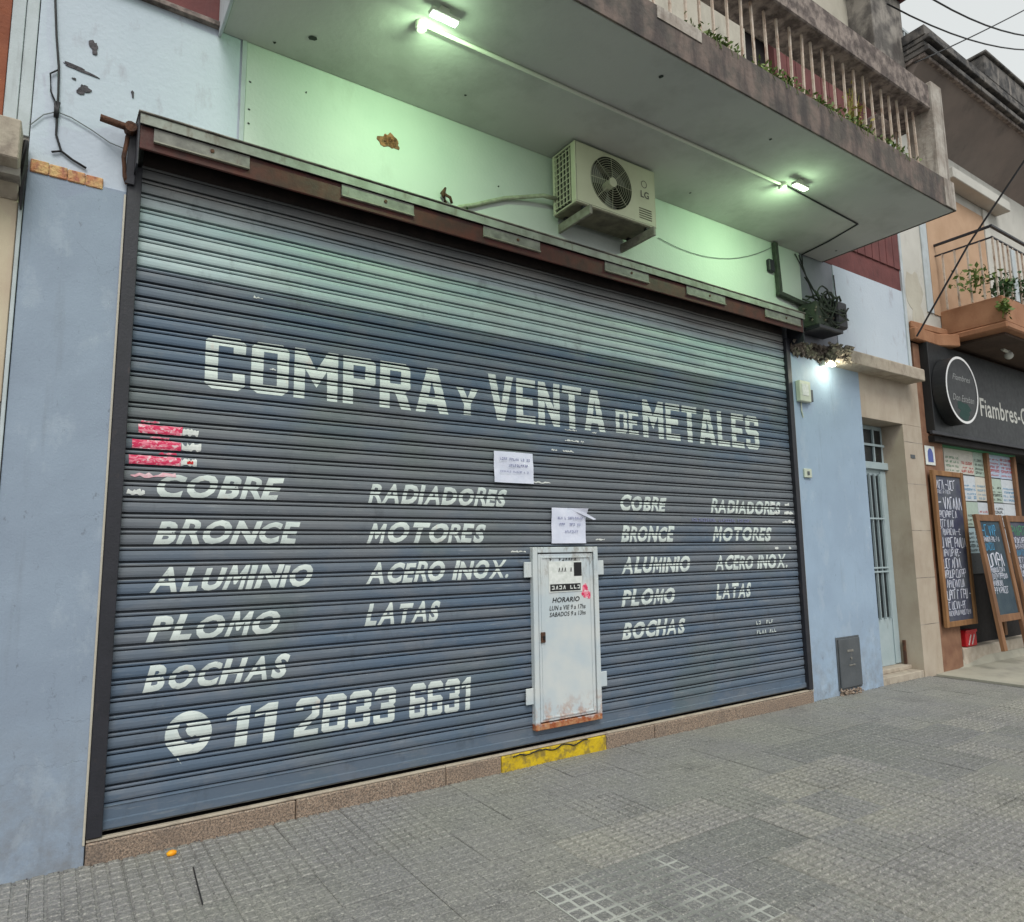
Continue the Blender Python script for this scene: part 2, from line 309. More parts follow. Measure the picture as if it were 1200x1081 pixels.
# ------------------------------------------------------------ mesh helpers
wloc = {}
class MB:
    def __init__(s): s.v = []; s.f = []
    def quad(s, *p):
        n = len(s.v); s.v += [tuple(q) for q in p]; s.f.append(tuple(range(n, n+len(p)))); return s
    def box(s, x0, x1, y0, y1, z0, z1):
        n = len(s.v)
        s.v += [(x, y, z) for z in (z0, z1) for y in (y0, y1) for x in (x0, x1)]
        s.f += [tuple(n+i for i in q) for q in ((0, 2, 3, 1), (4, 5, 7, 6), (0, 1, 5, 4), (2, 6, 7, 3), (0, 4, 6, 2), (1, 3, 7, 5))]
        return s
    def bar(s, a, b, wd, th, up=(0, 0, 1)):           # rectangular bar from a to b
        a = Vector(a); b = Vector(b); d = (b-a).normalized(); u = Vector(up)
        r = d.cross(u)
        if r.length < 1e-4: r = d.cross(Vector((1, 0, 0)))
        r.normalize(); u = r.cross(d)
        n = len(s.v)
        for q in (a, b):
            for i, j in ((-1, -1), (1, -1), (1, 1), (-1, 1)): s.v.append(tuple(q+r*(i*wd/2)+u*(j*th/2)))
        s.f += [tuple(n+i for i in q) for q in ((0, 3, 2, 1), (4, 5, 6, 7), (0, 1, 5, 4), (1, 2, 6, 5), (2, 3, 7, 6), (3, 0, 4, 7))]
        return s
    def tube(s, pts, r, n=7):
        pts = [Vector(p) for p in pts]; base = len(s.v)
        prev = Vector((0, 0, 1))
        for i, p in enumerate(pts):
            d = (pts[min(i+1, len(pts)-1)]-pts[max(i-1, 0)]).normalized()
            a = d.cross(prev)
            if a.length < 1e-3: a = d.cross(Vector((1, .3, 0)))
            a.normalize(); b = d.cross(a); rr = r[i] if isinstance(r, (list, tuple)) else r
            for k in range(n):
                t = 2*PI*k/n; s.v.append(tuple(p+a*rr*math.cos(t)+b*rr*math.sin(t)))
        for i in range(len(pts)-1):
            for k in range(n):
                s.f.append((base+i*n+k, base+i*n+(k+1) % n, base+(i+1)*n+(k+1) % n, base+(i+1)*n+k))
        s.f.append(tuple(base+k for k in range(n))[::-1]); s.f.append(tuple(base+(len(pts)-1)*n+k for k in range(n)))
        return s
    def disc(s, c, r, axis='y', depth=.01, n=24):     # solid drum, axis y
        x, y, z = c; base = len(s.v)
        for dy in (0, depth):
            for k in range(n):
                t = 2*PI*k/n; s.v.append((x+r*math.cos(t), y+dy, z+r*math.sin(t)))
        s.f.append(tuple(base+k for k in range(n))); s.f.append(tuple(base+n+k for k in range(n))[::-1])
        for k in range(n): s.f.append((base+k, base+(k+1) % n, base+n+(k+1) % n, base+n+k))
        return s
    def prism(s, poly, z0, z1):                       # vertical prism from an xy outline
        n = len(poly); base = len(s.v)
        s.v += [(x, y, z0) for x, y in poly]+[(x, y, z1) for x, y in poly]
        s.f.append(tuple(range(base+n-1, base-1, -1))); s.f.append(tuple(range(base+n, base+2*n)))
        for k in range(n): s.f.append((base+k, base+(k+1) % n, base+n+(k+1) % n, base+n+k))
        return s
    def xprof(s, prof, x0, x1):                       # (y,z) profile swept along x, closed
        n = len(prof); base = len(s.v)
        s.v += [(x0, y, z) for y, z in prof]+[(x1, y, z) for y, z in prof]
        for k in range(n): s.f.append((base+k, base+(k+1) % n, base+n+(k+1) % n, base+n+k))
        s.f.append(tuple(range(base, base+n))[::-1]); s.f.append(tuple(range(base+n, base+2*n)))
        return s

def link(o, parent=None):
    C.objects.link(o)
    if parent is not None: o.parent = parent
def build(mb, name, mat, parent=None, bevel=0, smooth=False, origin=None, mesh=None):
    me = bpy.data.meshes.new(name)
    if mesh is not None: me = mesh
    else: me.from_pydata(mb.v, [], mb.f)
    bm = bmesh.new(); bm.from_mesh(me)
    if mesh is None: bmesh.ops.recalc_face_normals(bm, faces=bm.faces)
    if bevel: bmesh.ops.bevel(bm, geom=list(bm.edges), offset=bevel, segments=1, affect='EDGES', clamp_overlap=True)
    if origin is None:
        xs = [v.co.x for v in bm.verts]; ys = [v.co.y for v in bm.verts]; zs = [v.co.z for v in bm.verts]
        origin = Vector(((min(xs)+max(xs))/2, (min(ys)+max(ys))/2, min(zs)))
    bmesh.ops.translate(bm, verts=bm.verts, vec=-origin)
    bm.to_mesh(me); bm.free(); me.update()
    if smooth:
        me.polygons.foreach_set('use_smooth', [True]*len(me.polygons))
    if mat is not None: me.materials.append(mt[mat])
    o = bpy.data.objects.new(name, me); link(o, parent)
    wloc[o] = Vector(origin)
    o.location = Vector(origin)-(wloc[parent] if parent is not None else Vector())
    return o
def tag(o, label=None, cat=None, group=None, kind=None):
    if label: o['label'] = label
    if cat: o['category'] = cat
    if group: o['group'] = group
    if kind: o['kind'] = kind
    return o
def thing(name, loc, label, cat, group=None):
    o = bpy.data.objects.new(name, None); C.objects.link(o); o.location = loc; o.empty_display_size = .2
    wloc[o] = Vector(loc); return tag(o, label, cat, group)
def copy_tree(o, dx, label=None):
    def rec(a, parent):
        c = a.copy(); C.objects.link(c); c.parent = parent
        for ch in list(a.children): rec(ch, c)
        return c
    c = rec(o, o.parent); c.location = o.location+Vector(dx); wloc[c] = wloc[o]+Vector(dx)
    if label: c['label'] = label
    return c
def bx(name, mat, parent, x0, x1, y0, y1, z0, z1, bevel=.004, label=None):
    o = build(MB().box(x0, x1, y0, y1, z0, z1), name, mat, parent, bevel)
    if label: o['label'] = label
    return o

# ------------------------------------------------------------ shutter profile and painted glyphs
PROF = [(0, .040), (.0068, .040), (.0075, .001), (.02, -.0025), (.04, -.003), (.055, 0), (.0615, .002), (.0622, .040),
        (.0692, .040), (.0699, .003), (.0775, .0003), (.0850, .003), (.0857, .040), (.0925, .040)]
rs_ = random.Random(12)
SY = [.004*math.sin(k*.31)+rs_.uniform(-.0012, .0012) for k in range(60)]     # each slat sits a little in or out
ST = [rs_.uniform(-.035, .035) for k in range(60)]                            # and leans a little
def wav(x): return .0035*math.sin(x*1.25+.6)+.002*math.sin(x*3.7)+.0012*math.sin(x*8.3+1)
def prof_y(z):
    d = (z-Z0) % P
    for (a, ya), (b, yb) in zip(PROF, PROF[1:]):
        if a <= d <= b: return ya+(yb-ya)*(d-a)/(b-a)
    return .02
def conform(bm, off=.0015):
    """bend a flat letter (in the x-z plane) on to the slats, leaving the joints unpainted"""
    zs = [v.co.z for v in bm.verts]; k0 = int((min(zs)-Z0)/P)-1; k1 = int((max(zs)-Z0)/P)+1
    for k in range(k0, k1+1):
        for d in (.0075, .02, .04, .055, .0615, .0699, .0775, .0850):
            z = Z0+k*P+d
            if min(zs) < z < max(zs):
                bmesh.ops.bisect_plane(bm, geom=list(bm.verts)+list(bm.edges)+list(bm.faces), plane_co=(0, 0, z), plane_no=(0, 0, 1), dist=1e-6)
    dele = []
    for f in bm.faces:
        d = (f.calc_center_median().z-Z0) % P
        if d < .0075 or .0615 < d < .0699 or d > .0850: dele.append(f)
    bmesh.ops.delete(bm, geom=dele, context='FACES')
    for v in bm.verts:
        k = min(59, max(0, int(math.floor((v.co.z+1e-5-Z0)/P)))); d = v.co.z-Z0-k*P
        v.co.y = prof_y(v.co.z)-off+SY[k]-d*math.sin(ST[k])+wav(v.co.x)

def curve_mesh(contours):
    cu = bpy.data.curves.new('c', 'CURVE'); cu.dimensions = '2D'; cu.fill_mode = 'FRONT'
    for ct in contours:
        sp = cu.splines.new('POLY'); sp.points.add(len(ct)-1); sp.use_cyclic_u = True
        for p, q in zip(sp.points, ct): p.co = (q[0], q[1], 0, 1)
    return curve_to_bm(cu)
def curve_to_bm(cu):
    o = bpy.data.objects.new('tmp', cu); C.objects.link(o)
    dg = bpy.context.evaluated_depsgraph_get(); me = bpy.data.meshes.new_from_object(o.evaluated_get(dg))
    bm = bmesh.new(); bm.from_mesh(me); bpy.data.objects.remove(o); bpy.data.meshes.remove(me)
    bmesh.ops.remove_doubles(bm, verts=bm.verts, dist=1e-6)
    return bm
def text_bm(s, bold=0, shear=0, res=3):
    cu = bpy.data.curves.new('t', 'FONT'); cu.body = s; cu.offset = bold; cu.shear = shear; cu.resolution_u = res; cu.size = 1
    cu.space_character = 1.04
    return curve_to_bm(cu)
def fit(bm, x0, x1, z0, z1, y=0):
    """scale a flat letter mesh into a rectangle and stand it up"""
    xs = [v.co.x for v in bm.verts]; ys = [v.co.y for v in bm.verts]
    ax, bx_, ay, by = min(xs), max(xs), min(ys), max(ys)
    for v in bm.verts:
        v.co = Vector((x0+(v.co.x-ax)/(bx_-ax)*(x1-x0), y, z0+(v.co.y-ay)/(by-ay)*(z1-z0)))
    return bm
def finish(bm, name, mat, parent, origin=None):
    me = bpy.data.meshes.new(name); bm.to_mesh(me); bm.free()
    return build(None, name, mat, parent, mesh=me, origin=origin)

HM = [[(0, 0), (1.8, 0), (2.2, 6.0), (3.7, 2.2), (4.5, 2.2), (6.1, 6.0), (6.4, 0), (8.2, 0), (7.6, 10), (5.9, 10), (4.1, 5.6), (2.4, 10), (.7, 10)]]
def hand_bm(s, seed):
    """hand painted italic capitals, every letter a little different"""
    rr = random.Random(seed); out = bmesh.new(); x = 0
    for ch in s:
        if ch == ' ': x += .42; continue
        g_ = curve_mesh(HM) if ch == 'M' else text_bm(ch, .046 if ch not in 'XARK' else .024, 0)
        xs = [v.co.x for v in g_.verts]; ys = [v.co.y for v in g_.verts]; a, b, c, d = min(xs), max(xs), min(ys), max(ys)
        h = rr.uniform(.95, 1.05); wd = (b-a)/(d-c)*h*.92
        if ch == '.': h = .22; wd = .22
        base = rr.uniform(-.03, .03); sh = .27+rr.uniform(-.05, .05)
        for v in g_.verts:
            u = (v.co.x-a)/(b-a)*wd; w_ = (v.co.y-c)/(d-c)*h
            v.co.x = x+u+w_*sh+.012*math.sin(w_*7+seed+x); v.co.y = base+w_+.014*math.sin(u*6+x*3)
        me = bpy.data.meshes.new('t'); g_.to_mesh(me); g_.free(); out.from_mesh(me); bpy.data.meshes.remove(me)
        x += wd+(.1 if ch != 'R' else -.06)
    return out
i0, i1 = 1.9, 4.1
H1 = [(i0, 1.8), (i1, 1.8), (i1, 8.2), (i0, 8.2)]
CH = [(1, 0), (5, 0), (6, 1), (6, 9), (5, 10), (1, 10), (0, 9), (0, 1)]
GL = {
 'C': (6, [[(1, 0), (5, 0), (6, 1), (6, 3.3), (i1, 3.3), (i1, 1.8), (i0, 1.8), (i0, 8.2), (i1, 8.2), (i1, 6.7), (6, 6.7), (6, 9), (5, 10), (1, 10), (0, 9), (0, 1)]]),
 'O': (6, [CH, H1]),
 'D': (6, [[(0, 0), (5, 0), (6, 1), (6, 9), (5, 10), (0, 10)], H1]),
 'M': (7.6, [[(0, 0), (1.9, 0), (1.9, 6.0), (3.8, 2.4), (5.7, 6.0), (5.7, 0), (7.6, 0), (7.6, 10), (5.8, 10), (3.8, 6), (1.8, 10), (0, 10)]]),
 'P': (6, [[(0, 0), (i0, 0), (i0, 3.6), (5, 3.6), (6, 4.6), (6, 9), (5, 10), (0, 10)], [(i0, 5.4), (i1, 5.4), (i1, 8.2), (i0, 8.2)]]),
 'R': (6.2, [[(0, 0), (i0, 0), (i0, 3.6), (2.9, 3.6), (4.2, 0), (6.2, 0), (5, 3.7), (6, 4.7), (6, 9), (5, 10), (0, 10)], [(i0, 5.4), (i1, 5.4), (i1, 8.2), (i0, 8.2)]]),
 'A': (6.8, [[(0, 0), (1.9, 0), (2.35, 1.9), (4.45, 1.9), (4.9, 0), (6.8, 0), (4.5, 10), (2.3, 10)], [(2.75, 3.6), (4.05, 3.6), (3.4, 7.4)]]),
 'V': (6.8, [[(2.4, 0), (4.4, 0), (6.8, 10), (4.9, 10), (3.4, 3.2), (1.9, 10), (0, 10)]]),
 'E': (5.4, [[(0, 0), (5.4, 0), (5.4, 1.8), (i0, 1.8), (i0, 4.2), (4.7, 4.2), (4.7, 5.9), (i0, 5.9), (i0, 8.2), (5.4, 8.2), (5.4, 10), (0, 10)]]),
 'N': (6.4, [[(0, 0), (1.9, 0), (1.9, 5.8), (4.5, 0), (6.4, 0), (6.4, 10), (4.5, 10), (4.5, 4.2), (1.9, 10), (0, 10)]]),
 'T': (6, [[(2.05, 0), (3.95, 0), (3.95, 8.2), (6, 8.2), (6, 10), (0, 10), (0, 8.2), (2.05, 8.2)]]),
 'L': (5.2, [[(0, 0), (5.2, 0), (5.2, 1.8), (i0, 1.8), (i0, 10), (0, 10)]]),
 'S': (6, [[(1, 0), (5, 0), (6, 1), (6, 5), (5, 5.9), (i0, 5.9), (i0, 8.2), (i1, 8.2), (i1, 7.2), (6, 7.2), (6, 9), (5, 10), (1, 10), (0, 9), (0, 5.1), (1, 4.2), (i1, 4.2), (i1, 1.8), (i0, 1.8), (i0, 2.9), (0, 2.9), (0, 1)]]),
 'Y': (6, [[(2.05, 0), (3.95, 0), (3.95, 4), (6, 10), (4.1, 10), (3, 6.2), (1.9, 10), (0, 10), (2.05, 4)]]),
 '1': (3.6, [[(1.7, 0), (3.6, 0), (3.6, 10), (2, 10), (0, 8.4), (0, 6.9), (1.7, 7.5)]]),
 '2': (6, [[(0, 0), (6, 0), (6, 1.8), (2.4, 1.8), (6, 5.2), (6, 9), (5, 10), (1, 10), (0, 9), (0, 7), (i0, 7), (i0, 8.2), (i1, 8.2), (i1, 5.9), (0, 2.2)]]),
 '8': (6, [CH, [(i0, 1.8), (i1, 1.8), (i1, 4.2), (i0, 4.2)], [(i0, 5.9), (i1, 5.9), (i1, 8.2), (i0, 8.2)]]),
 '3': (6, [[(1, 0), (5, 0), (6, 1), (6, 4.4), (5.4, 5.05), (6, 5.7), (6, 9), (5, 10), (1, 10), (0, 9), (0, 7.2), (i0, 7.2), (i0, 8.2), (i1, 8.2), (i1, 5.9), (i0, 5.9), (i0, 4.2), (i1, 4.2), (i1, 1.8), (i0, 1.8), (i0, 2.8), (0, 2.8), (0, 1)]]),
 '6': (6, [[(1, 0), (5, 0), (6, 1), (6, 5), (5, 5.9), (i0, 5.9), (i0, 8.2), (i1, 8.2), (i1, 7.4), (6, 7.4), (6, 9), (5, 10), (1, 10), (0, 9), (0, 1)], [(i0, 1.8), (i1, 1.8), (i1, 4.2), (i0, 4.2)]]),
}
def block_bm(s):
    out = bmesh.new(); x = 0
    for ch in s:
        if ch == ' ': x += 2.2; continue
        wd, cts = GL[ch]; g = curve_mesh(cts)
        for v in g.verts: v.co.x += x+random.uniform(-.06, .06)
        me = bpy.data.meshes.new('t'); g.to_mesh(me); g.free(); out.from_mesh(me); bpy.data.meshes.remove(me)
        x += wd+.9
    return out

# ================================================================ SETTING
o = build(MB().quad((-80, -12, -.16), (120, -12, -.16), (120, -4.95, -.16), (-80, -4.95, -.16)), 'road', 'asphalt'); tag(o, 'grey asphalt street beyond the kerb', kind='structure')
o = build(MB().quad((-80, -90, -.17), (120, -90, -.17), (120, -12, -.17), (-80, -12, -.17)), 'ground', 'asphalt'); tag(o, 'flat ground beyond the street', kind='structure')
o = build(MB().box(-80, 120, -4.95, -4.8, -.3, -.012), 'kerb', 'kerb', bevel=.01); tag(o, 'granite kerb along the street', kind='structure')
pav = build(MB().box(-30, 9.38, -4.8, .6, -.3, -.022), 'pavement', 'pave_base', origin=Vector((0, -2, 0))); tag(pav, 'grey ribbed tile pavement in front of the shutter', kind='structure')
spv = build(MB().quad((9.4, -4.8, -.02), (60, -4.8, -.02), (60, -1.6, .0), (9.4, -1.6, .0)).quad((9.4, -1.6, 0), (60, -1.6, 0), (60, 0.5, .16), (10.3, 0.5, .14), (10.2, 0, .1), (9.4, 0, .0))
            .quad((9.4, -4.8, -.02), (9.4, -1.6, 0), (9.4, -1.6, -.2), (9.4, -4.8, -.2)).quad((9.4, -1.6, 0), (9.4, 0, 0), (9.4, 0, -.2), (9.4, -1.6, -.2)),
            'shop_pavement', 'shop_pave', origin=Vector((14, -2, 0)))
tag(spv, 'smooth beige cement pavement in front of the neighbouring shop', kind='structure')

# --- pavement tiles: three moulds, each a shared mesh of raised pads on a thin slab
T = .4
def tile_mesh(name, nx, ny, gap, padh, slabmat, padmat, round_=.004):
    mb = MB(); e = .001; h = T/2-e
    mb.box(-h, h, -h, h, -.03, 0)
    ns = len(mb.f)
    for i in range(nx):
        for j in range(ny):
            x0 = -h+(2*h)*i/nx+gap/2; x1 = -h+(2*h)*(i+1)/nx-gap/2
            y0 = -h+(2*h)*j/ny+gap/2; y1 = -h+(2*h)*(j+1)/ny-gap/2
            c = round_; n = len(mb.v)
            mb.v += [(x0, y0, .0003), (x1, y0, .0003), (x1, y1, .0003), (x0, y1, .0003), (x0+c, y0+c, padh), (x1-c, y0+c, padh), (x1-c, y1-c, padh), (x0+c, y1-c, padh)]
            mb.f += [tuple(n+q for q in r) for r in ((4, 5, 6, 7), (0, 1, 5, 4), (1, 2, 6, 5), (2, 3, 7, 6), (3, 0, 4, 7))]
    me = bpy.data.meshes.new(name); me.from_pydata(mb.v, [], mb.f); me.update()
    me.materials.append(mt[slabmat]); me.materials.append(mt[padmat])
    for i, p in enumerate(me.polygons): p.material_index = 0 if i < ns else 1
    return me
TM = {'panes': tile_mesh('tile_panes', 6, 6, .011, .006, 'tile', 'tile'),
      'ribs': tile_mesh('tile_ribs', 4, 9, .014, .007, 'tile_pale', 'tile_pale', .005),
      'lattice': tile_mesh('tile_lattice', 5, 5, .016, .0035, 'grout', 'tile_dark'),
      'dark': tile_mesh('tile_dark', 5, 5, .012, .004, 'tile_dark', 'tile_dark'),
      'plain': tile_mesh('tile_plain', 6, 6, .006, .0012, 'tile', 'tile'),
      'worn': tile_mesh('tile_worn', 6, 6, .009, .003, 'tile', 'tile')}
NT = 0
for i in range(-3, 24):
    for j in range(0, 9):
        x = .02+i*T+T/2; y = -.02-j*T-T/2
        if x+T/2 > 9.4: continue
        px = x+y*1.3                                   # only what the street side shows
        if y < -2.2 and x < .8: continue
        k = 'worn'
        if y > -1.0 and x < 1.9: k = 'panes'
        if x > 2.5 and y < -1.25: k = 'ribs'
        if 1.9 < x < 2.7 and -2.5 < y < -1.55: k = 'lattice'
        if 2.7 < x < 3.5 and -2.5 < y < -1.55 and random.random() < .8: k = 'lattice' if x < 3.0 else 'dark'
        if (4.7 < x < 7.4 and -2.1 < y < -1.0) and random.random() < .72: k = 'dark'
        if 4.6 < x < 9.4 and y > -.95: k = 'worn' if random.random() < .8 else 'plain'
        if x < .2 and y < -.5: k = 'worn'
        if random.random() < .05: k = random.choice(['worn', 'plain', 'panes'])
        o = bpy.data.objects.new('pavement_tile', TM[k]); C.objects.link(o); o.parent = pav
        o.location = Vector((x, y, -.004+random.uniform(-.0025, .0025)))-wloc[pav]
        o.rotation_euler = (random.uniform(-.006, .006), random.uniform(-.006, .006), random.choice([0, PI/2]) if k != 'ribs' else 0)
        NT += 1

# ================================================================ MAIN BUILDING
B = thing('corner_building', (4.5, .2, 0), 'pale blue painted two storey building with the roller shutter and jutting balcony', 'building')
wy = -.03
bx('pillar', 'pillar_l', B, -.235, .25, wy, .6, -.02, 3.76, .003, 'grey blue painted pillar left of the shutter')
bx('pillar', 'pillar_r', B, 6.76, 8.155, wy, .6, -.02, 3.78, .003, 'light blue painted pillar right of the shutter')
bx('wall_panel', 'white_blue', B, -.235, .25, -.018, .6, 3.76, 5.05, 0)
bx('wall_panel', 'white_blue', B, .25, .885, -.018, .6, 4.16, 5.05, 0)
bx('wall_panel', 'pale_flake', B, .25, .30, .0, .6, 3.76, 4.30, 0)
bx('wall_panel', 'fascia', B, .895, 7.1, -.02, .6, 4.16, 5.05, .004, 'white fascia panel above the shutter lit green by the lamps')
bx('joint_strip', 'trim_white', B, .865, .895, -.03, .0, 4.2, 5.03, .002)
bx('wall_panel', 'fascia', B, .30, 6.76, .06, .6, 4.02, 4.16, 0)
bx('wall_panel', 'gray_panel', B, 7.105, 7.78, -.012, .6, 3.9, 5.05, .003)  # grey of this panel is painted-in shade below the slab end
bx('wall_panel', 'white_blue', B, 7.785, 9.47, -.02, .6, 4.0, 5.05, .003, 'pale blue wall panel above the house door ledge')
bx('wall_panel', 'stone', B, 8.155, 9.6, wy+.001, .28, 3.18, 3.9, .003, 'beige stone lintel panel above the house door')
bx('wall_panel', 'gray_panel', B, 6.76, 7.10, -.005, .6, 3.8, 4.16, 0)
bx('shutter_cavity', 'hood_in', B, .25, 6.76, .12, .6, -.02, 4.02, 0)
bx('edge_bead_and_glint', 'cream_dirty', B, .238, .2495, -.036, -.0305, .1, 3.74, .002)
bx('edge_bead_and_glint', 'cream_dirty', B, 6.762, 6.773, -.036, -.0305, .1, 3.76, .002)  # pale strip paints in a greenish reflection along the right pillar edge
# upper storey
bx('upper_wall', 'maroon', B, -.235, 6.35, -.01, .6, 5.053, 5.5, 0)
bx('upper_wall', 'maroon', B, 6.9, 9.47, -.01, .6, 5.053, 7.75, 0, 'maroon upper wall seen between the balusters')
bx('upper_wall', 'cream_dirty', B, -.235, 6.35, -.01, .6, 5.5, 9.6, 0, 'dirty cream upper wall behind the balcony')
bx('upper_wall', 'cream_dirty', B, 6.35, 8.66, -.012, .6, 7.753, 9.6, 0)
bx('door_recess', 'dark', B, 6.35, 6.9, .12, .6, 5.053, 7.75, 0)
bx('drip_ledge', 'rail_conc', B, -.235, .74, -.06, 0, 5.04, 5.075, .003)
for i in range(4): bx('white_coping', 'trim_white', B, 7.0+i*.62, 7.55+i*.62, -.05, .0, 7.62+random.uniform(-.01, .01), 7.72, .006)
for i in range(14): bx('wall_board', 'maroon', B, 6.95+i*.18, 7.115+i*.18, -.028, -.01, 5.35, 7.6, .004)
bx('upper_pier', 'stained_pier', B, 8.66, 9.47, -.34, .6, 7.753, 9.2, .01, 'stained grey upper pier at the right end')
bx('upper_slab', 'maroon', B, 8.55, 9.53, -.5, .6, 9.2, 9.75, .02)
bx('corner_trim', 'trim_white', B, 9.44, 9.50, -.04, .0, 4.0, 7.7, .003)
# balcony slab
slab = build(MB().box(.74, 7.555, -1.495, -.0205, 5.03, 5.30), 'balcony_slab', 'soffit', B, .006); slab['label'] = 'grey concrete balcony slab lit from below'
edge = MB().box(.735, 7.56, -1.512, -1.497, 5.026, 5.335); edge.box(7.557, 7.572, -1.512, -.02, 5.026, 5.335)
build(edge, 'edge_band', 'fascia_edge', slab, .002)
bx('slab_end_trim', 'trim_white', B, .715, .733, -1.51, -.02, 4.99, 5.33, .002)
g = MB()
for i in range(1): g.box(1.2, 7.0, -.892, -.886, 5.026, 5.029)
build(MB().box(3.25, 3.7, -1.519, -1.513, 5.235, 5.33), 'flaked_patch', 'rail_post', slab)
build(MB().box(7.35, 7.56, -1.52, -1.513, 5.03, 5.33), 'flaked_patch', 'rail_post', slab)
for (x, y, r) in ((1.25, -.3, .028), (3.5, -1.3, .02), (4.85, -1.25, .018), (2.4, -.35, .012), (4.95, -.28, .014), (1.05, -.12, .012), (7.4, -.3, .014)):
    mb = MB(); n = 9
    mb.v = [(x+r*random.uniform(.6, 1.2)*math.cos(2*PI*k/n), y+r*random.uniform(.6, 1.2)*math.sin(2*PI*k/n), 5.027) for k in range(n)]; mb.f = [tuple(range(n))]
    build(mb, 'hole', 'cable', slab)

# granite threshold, one piece at a time
for k, (a, b, mm) in enumerate(((.255, 1.35, 'granite'), (1.355, 2.39, 'granite'), (2.395, 2.85, 'granite'), (2.855, 3.87, 'yellow'), (3.875, 4.42, 'granite'), (4.425, 5.6, 'granite'), (5.605, 6.755, 'granite'))):
    o = bx('threshold_stone', mm, B, a, b, -.045-.002*(k % 2), .12, -.02, .108+.002*(k % 3), .006)
    if mm == 'yellow': o['label'] = 'threshold stone painted yellow under the wicket door'
for a, b in ((.255, 2.39), (2.395, 4.4), (4.405, 6.755)):
    bx('threshold_lip', 'ledge', B, a, b, -.035, .0, .111, .124, .003)
bx('threshold_channel', 'dark', B, .255, 6.755, .001, .119, .111, .116, 0)

# house door recess on the right
bx('door_jamb', 'stone', B, 9.12, 9.60, wy, .28, -.02, 3.178, .003, 'beige stone clad pier right of the house door')
for z in (.62, 1.2, 1.8, 2.4, 2.95):
    bx('cladding_joint', 'stained_pier', B, 9.12, 9.598, wy-.0015, wy+.002, z, z+.006, 0)
bx('door_step', 'ledge', B, 8.155, 9.12, -.02, .5, -.02, .075, .006)
bx('door_step', 'ledge', B, 8.155, 9.12, .12, .5, .075, .125, .006)
bx('recess_back', 'gray_panel', B, 8.155, 9.6, .36, .6, .0, 3.9, 0)
D = build(MB().box(8.16, 9.118, .25, .30, .127, 3.178), 'door_frame', 'door_aqua', B, .003)
D['label'] = 'pale aqua metal house door with barred glass'
build(MB().box(8.42, 8.97, .243, .249, .72, 2.52), 'glass', 'glass_dark', D)
build(MB().box(8.24, 9.06, .243, .249, 2.70, 3.12), 'glass', 'glass_dark', D)
for x in (8.44, 8.56, 8.68, 8.80, 8.92): build(MB().box(x-.007, x+.007, .215, .242, .70, 2.54), 'bar', 'door_aqua', D)
for z in (1.28, 1.33, 1.95): build(MB().box(8.42, 8.97, .205, .214, z, z+.02), 'bar', 'door_aqua', D)
for x in (8.5, 8.85): build(MB().box(x-.013, x+.013, .22, .242, 2.70, 3.12), 'bar', 'door_aqua', D)
build(MB().box(8.24, 9.08, .21, .219, 2.90, 2.93), 'bar', 'door_aqua', D)
build(MB().box(8.16, 9.118, .2, .249, 2.60, 2.69), 'transom', 'door_aqua', D, .004)
build(MB().box(8.98, 9.1, .235, .2495, .14, 2.58), 'stile', 'door_aqua', D, .004)
build(MB().box(9.085, 9.118, .17, .2, .127, .42), 'stile', 'rust', D, .002)
# ledge over the house door and its broken end
build(MB().xprof([(-.25, 3.735), (-.25, 3.885), (-.23, 3.9), (-.019, 3.93), (-.019, 3.735)], 7.62, 8.46), 'stone_ledge', 'ledge', B, .008)
build(MB().xprof([(-.25, 3.735), (-.25, 3.885), (-.23, 3.9), (-.019, 3.93), (-.019, 3.735)], 8.467, 9.36), 'stone_ledge', 'ledge', B, .008)
def rubble(name, n, x0, x1, y0, y1, z0, z1, r0, r1, mat, parent):
    mb = MB()
    for _ in range(n):
        c = Vector((random.uniform(x0, x1), random.uniform(y0, y1), random.uniform(z0, z1))); r = random.uniform(r0, r1)
        b = len(mb.v); vv = []
        for dx, dy, dz in ((1, 0, 0), (-1, 0, 0), (0, 1, 0), (0, -1, 0), (0, 0, 1), (0, 0, -1)):
            vv.append(tuple(c+Vector((dx, dy, dz))*r*random.uniform(.6, 1.3)+Vector((random.uniform(-.3, .3), random.uniform(-.3, .3), random.uniform(-.3, .3)))*r))
        mb.v += vv
        mb.f += [tuple(b+q for q in t) for t in ((0, 2, 4), (2, 1, 4), (1, 3, 4), (3, 0, 4), (2, 0, 5), (1, 2, 5), (3, 1, 5), (0, 3, 5))]
    o = build(mb, name, mat, parent); o['kind'] = 'stuff'; return o
rubble('broken_masonry', 260, 7.28, 7.72, -.24, -.02, 3.74, 3.93, .015, .05, 'rubble', B)
rubble('broken_masonry', 240, 6.78, 7.35, -.09, -.01, 3.76, 3.93, .012, .04, 'rubble', B)
# exposed brick and plaster losses
for i in range(4):
    x = -.222+i*.088
    bx('brick', 'brick_yellow', B, x, x+.0865, -.036-random.uniform(0, .004), -.012, 3.742-.002*i, 3.818-.004*i, .005)
def blotch(name, x, z, r, rz, mat, y=-.0205, n=26, parent=B, rot=0, th=.004):
    mb = MB(); a = []
    for k in range(n):
        t = 2*PI*k/n; q = 1+.28*math.sin(2*t+x*91)+.2*math.sin(3*t+z*57)+.1*math.sin(7*t+x*33)+random.uniform(-.09, .09); u = r*q*math.cos(t); v = rz*q*math.sin(t)
        a.append((x+u*math.cos(rot)-v*math.sin(rot), z+u*math.sin(rot)+v*math.cos(rot)))
    b = len(mb.v); mb.v = [(p, y-th, q) for p, q in a]+[(p*1.0, y+.001, q) for p, q in a]
    mb.f = [tuple(range(n))]+[(k, (k+1) % n, n+(k+1) % n, n+k) for k in range(n)]
    return build(mb, name, mat, parent)
blotch('plaster_loss', 1.93, 4.665, .075, .06, 'brick_red', -.021, rot=-.5)
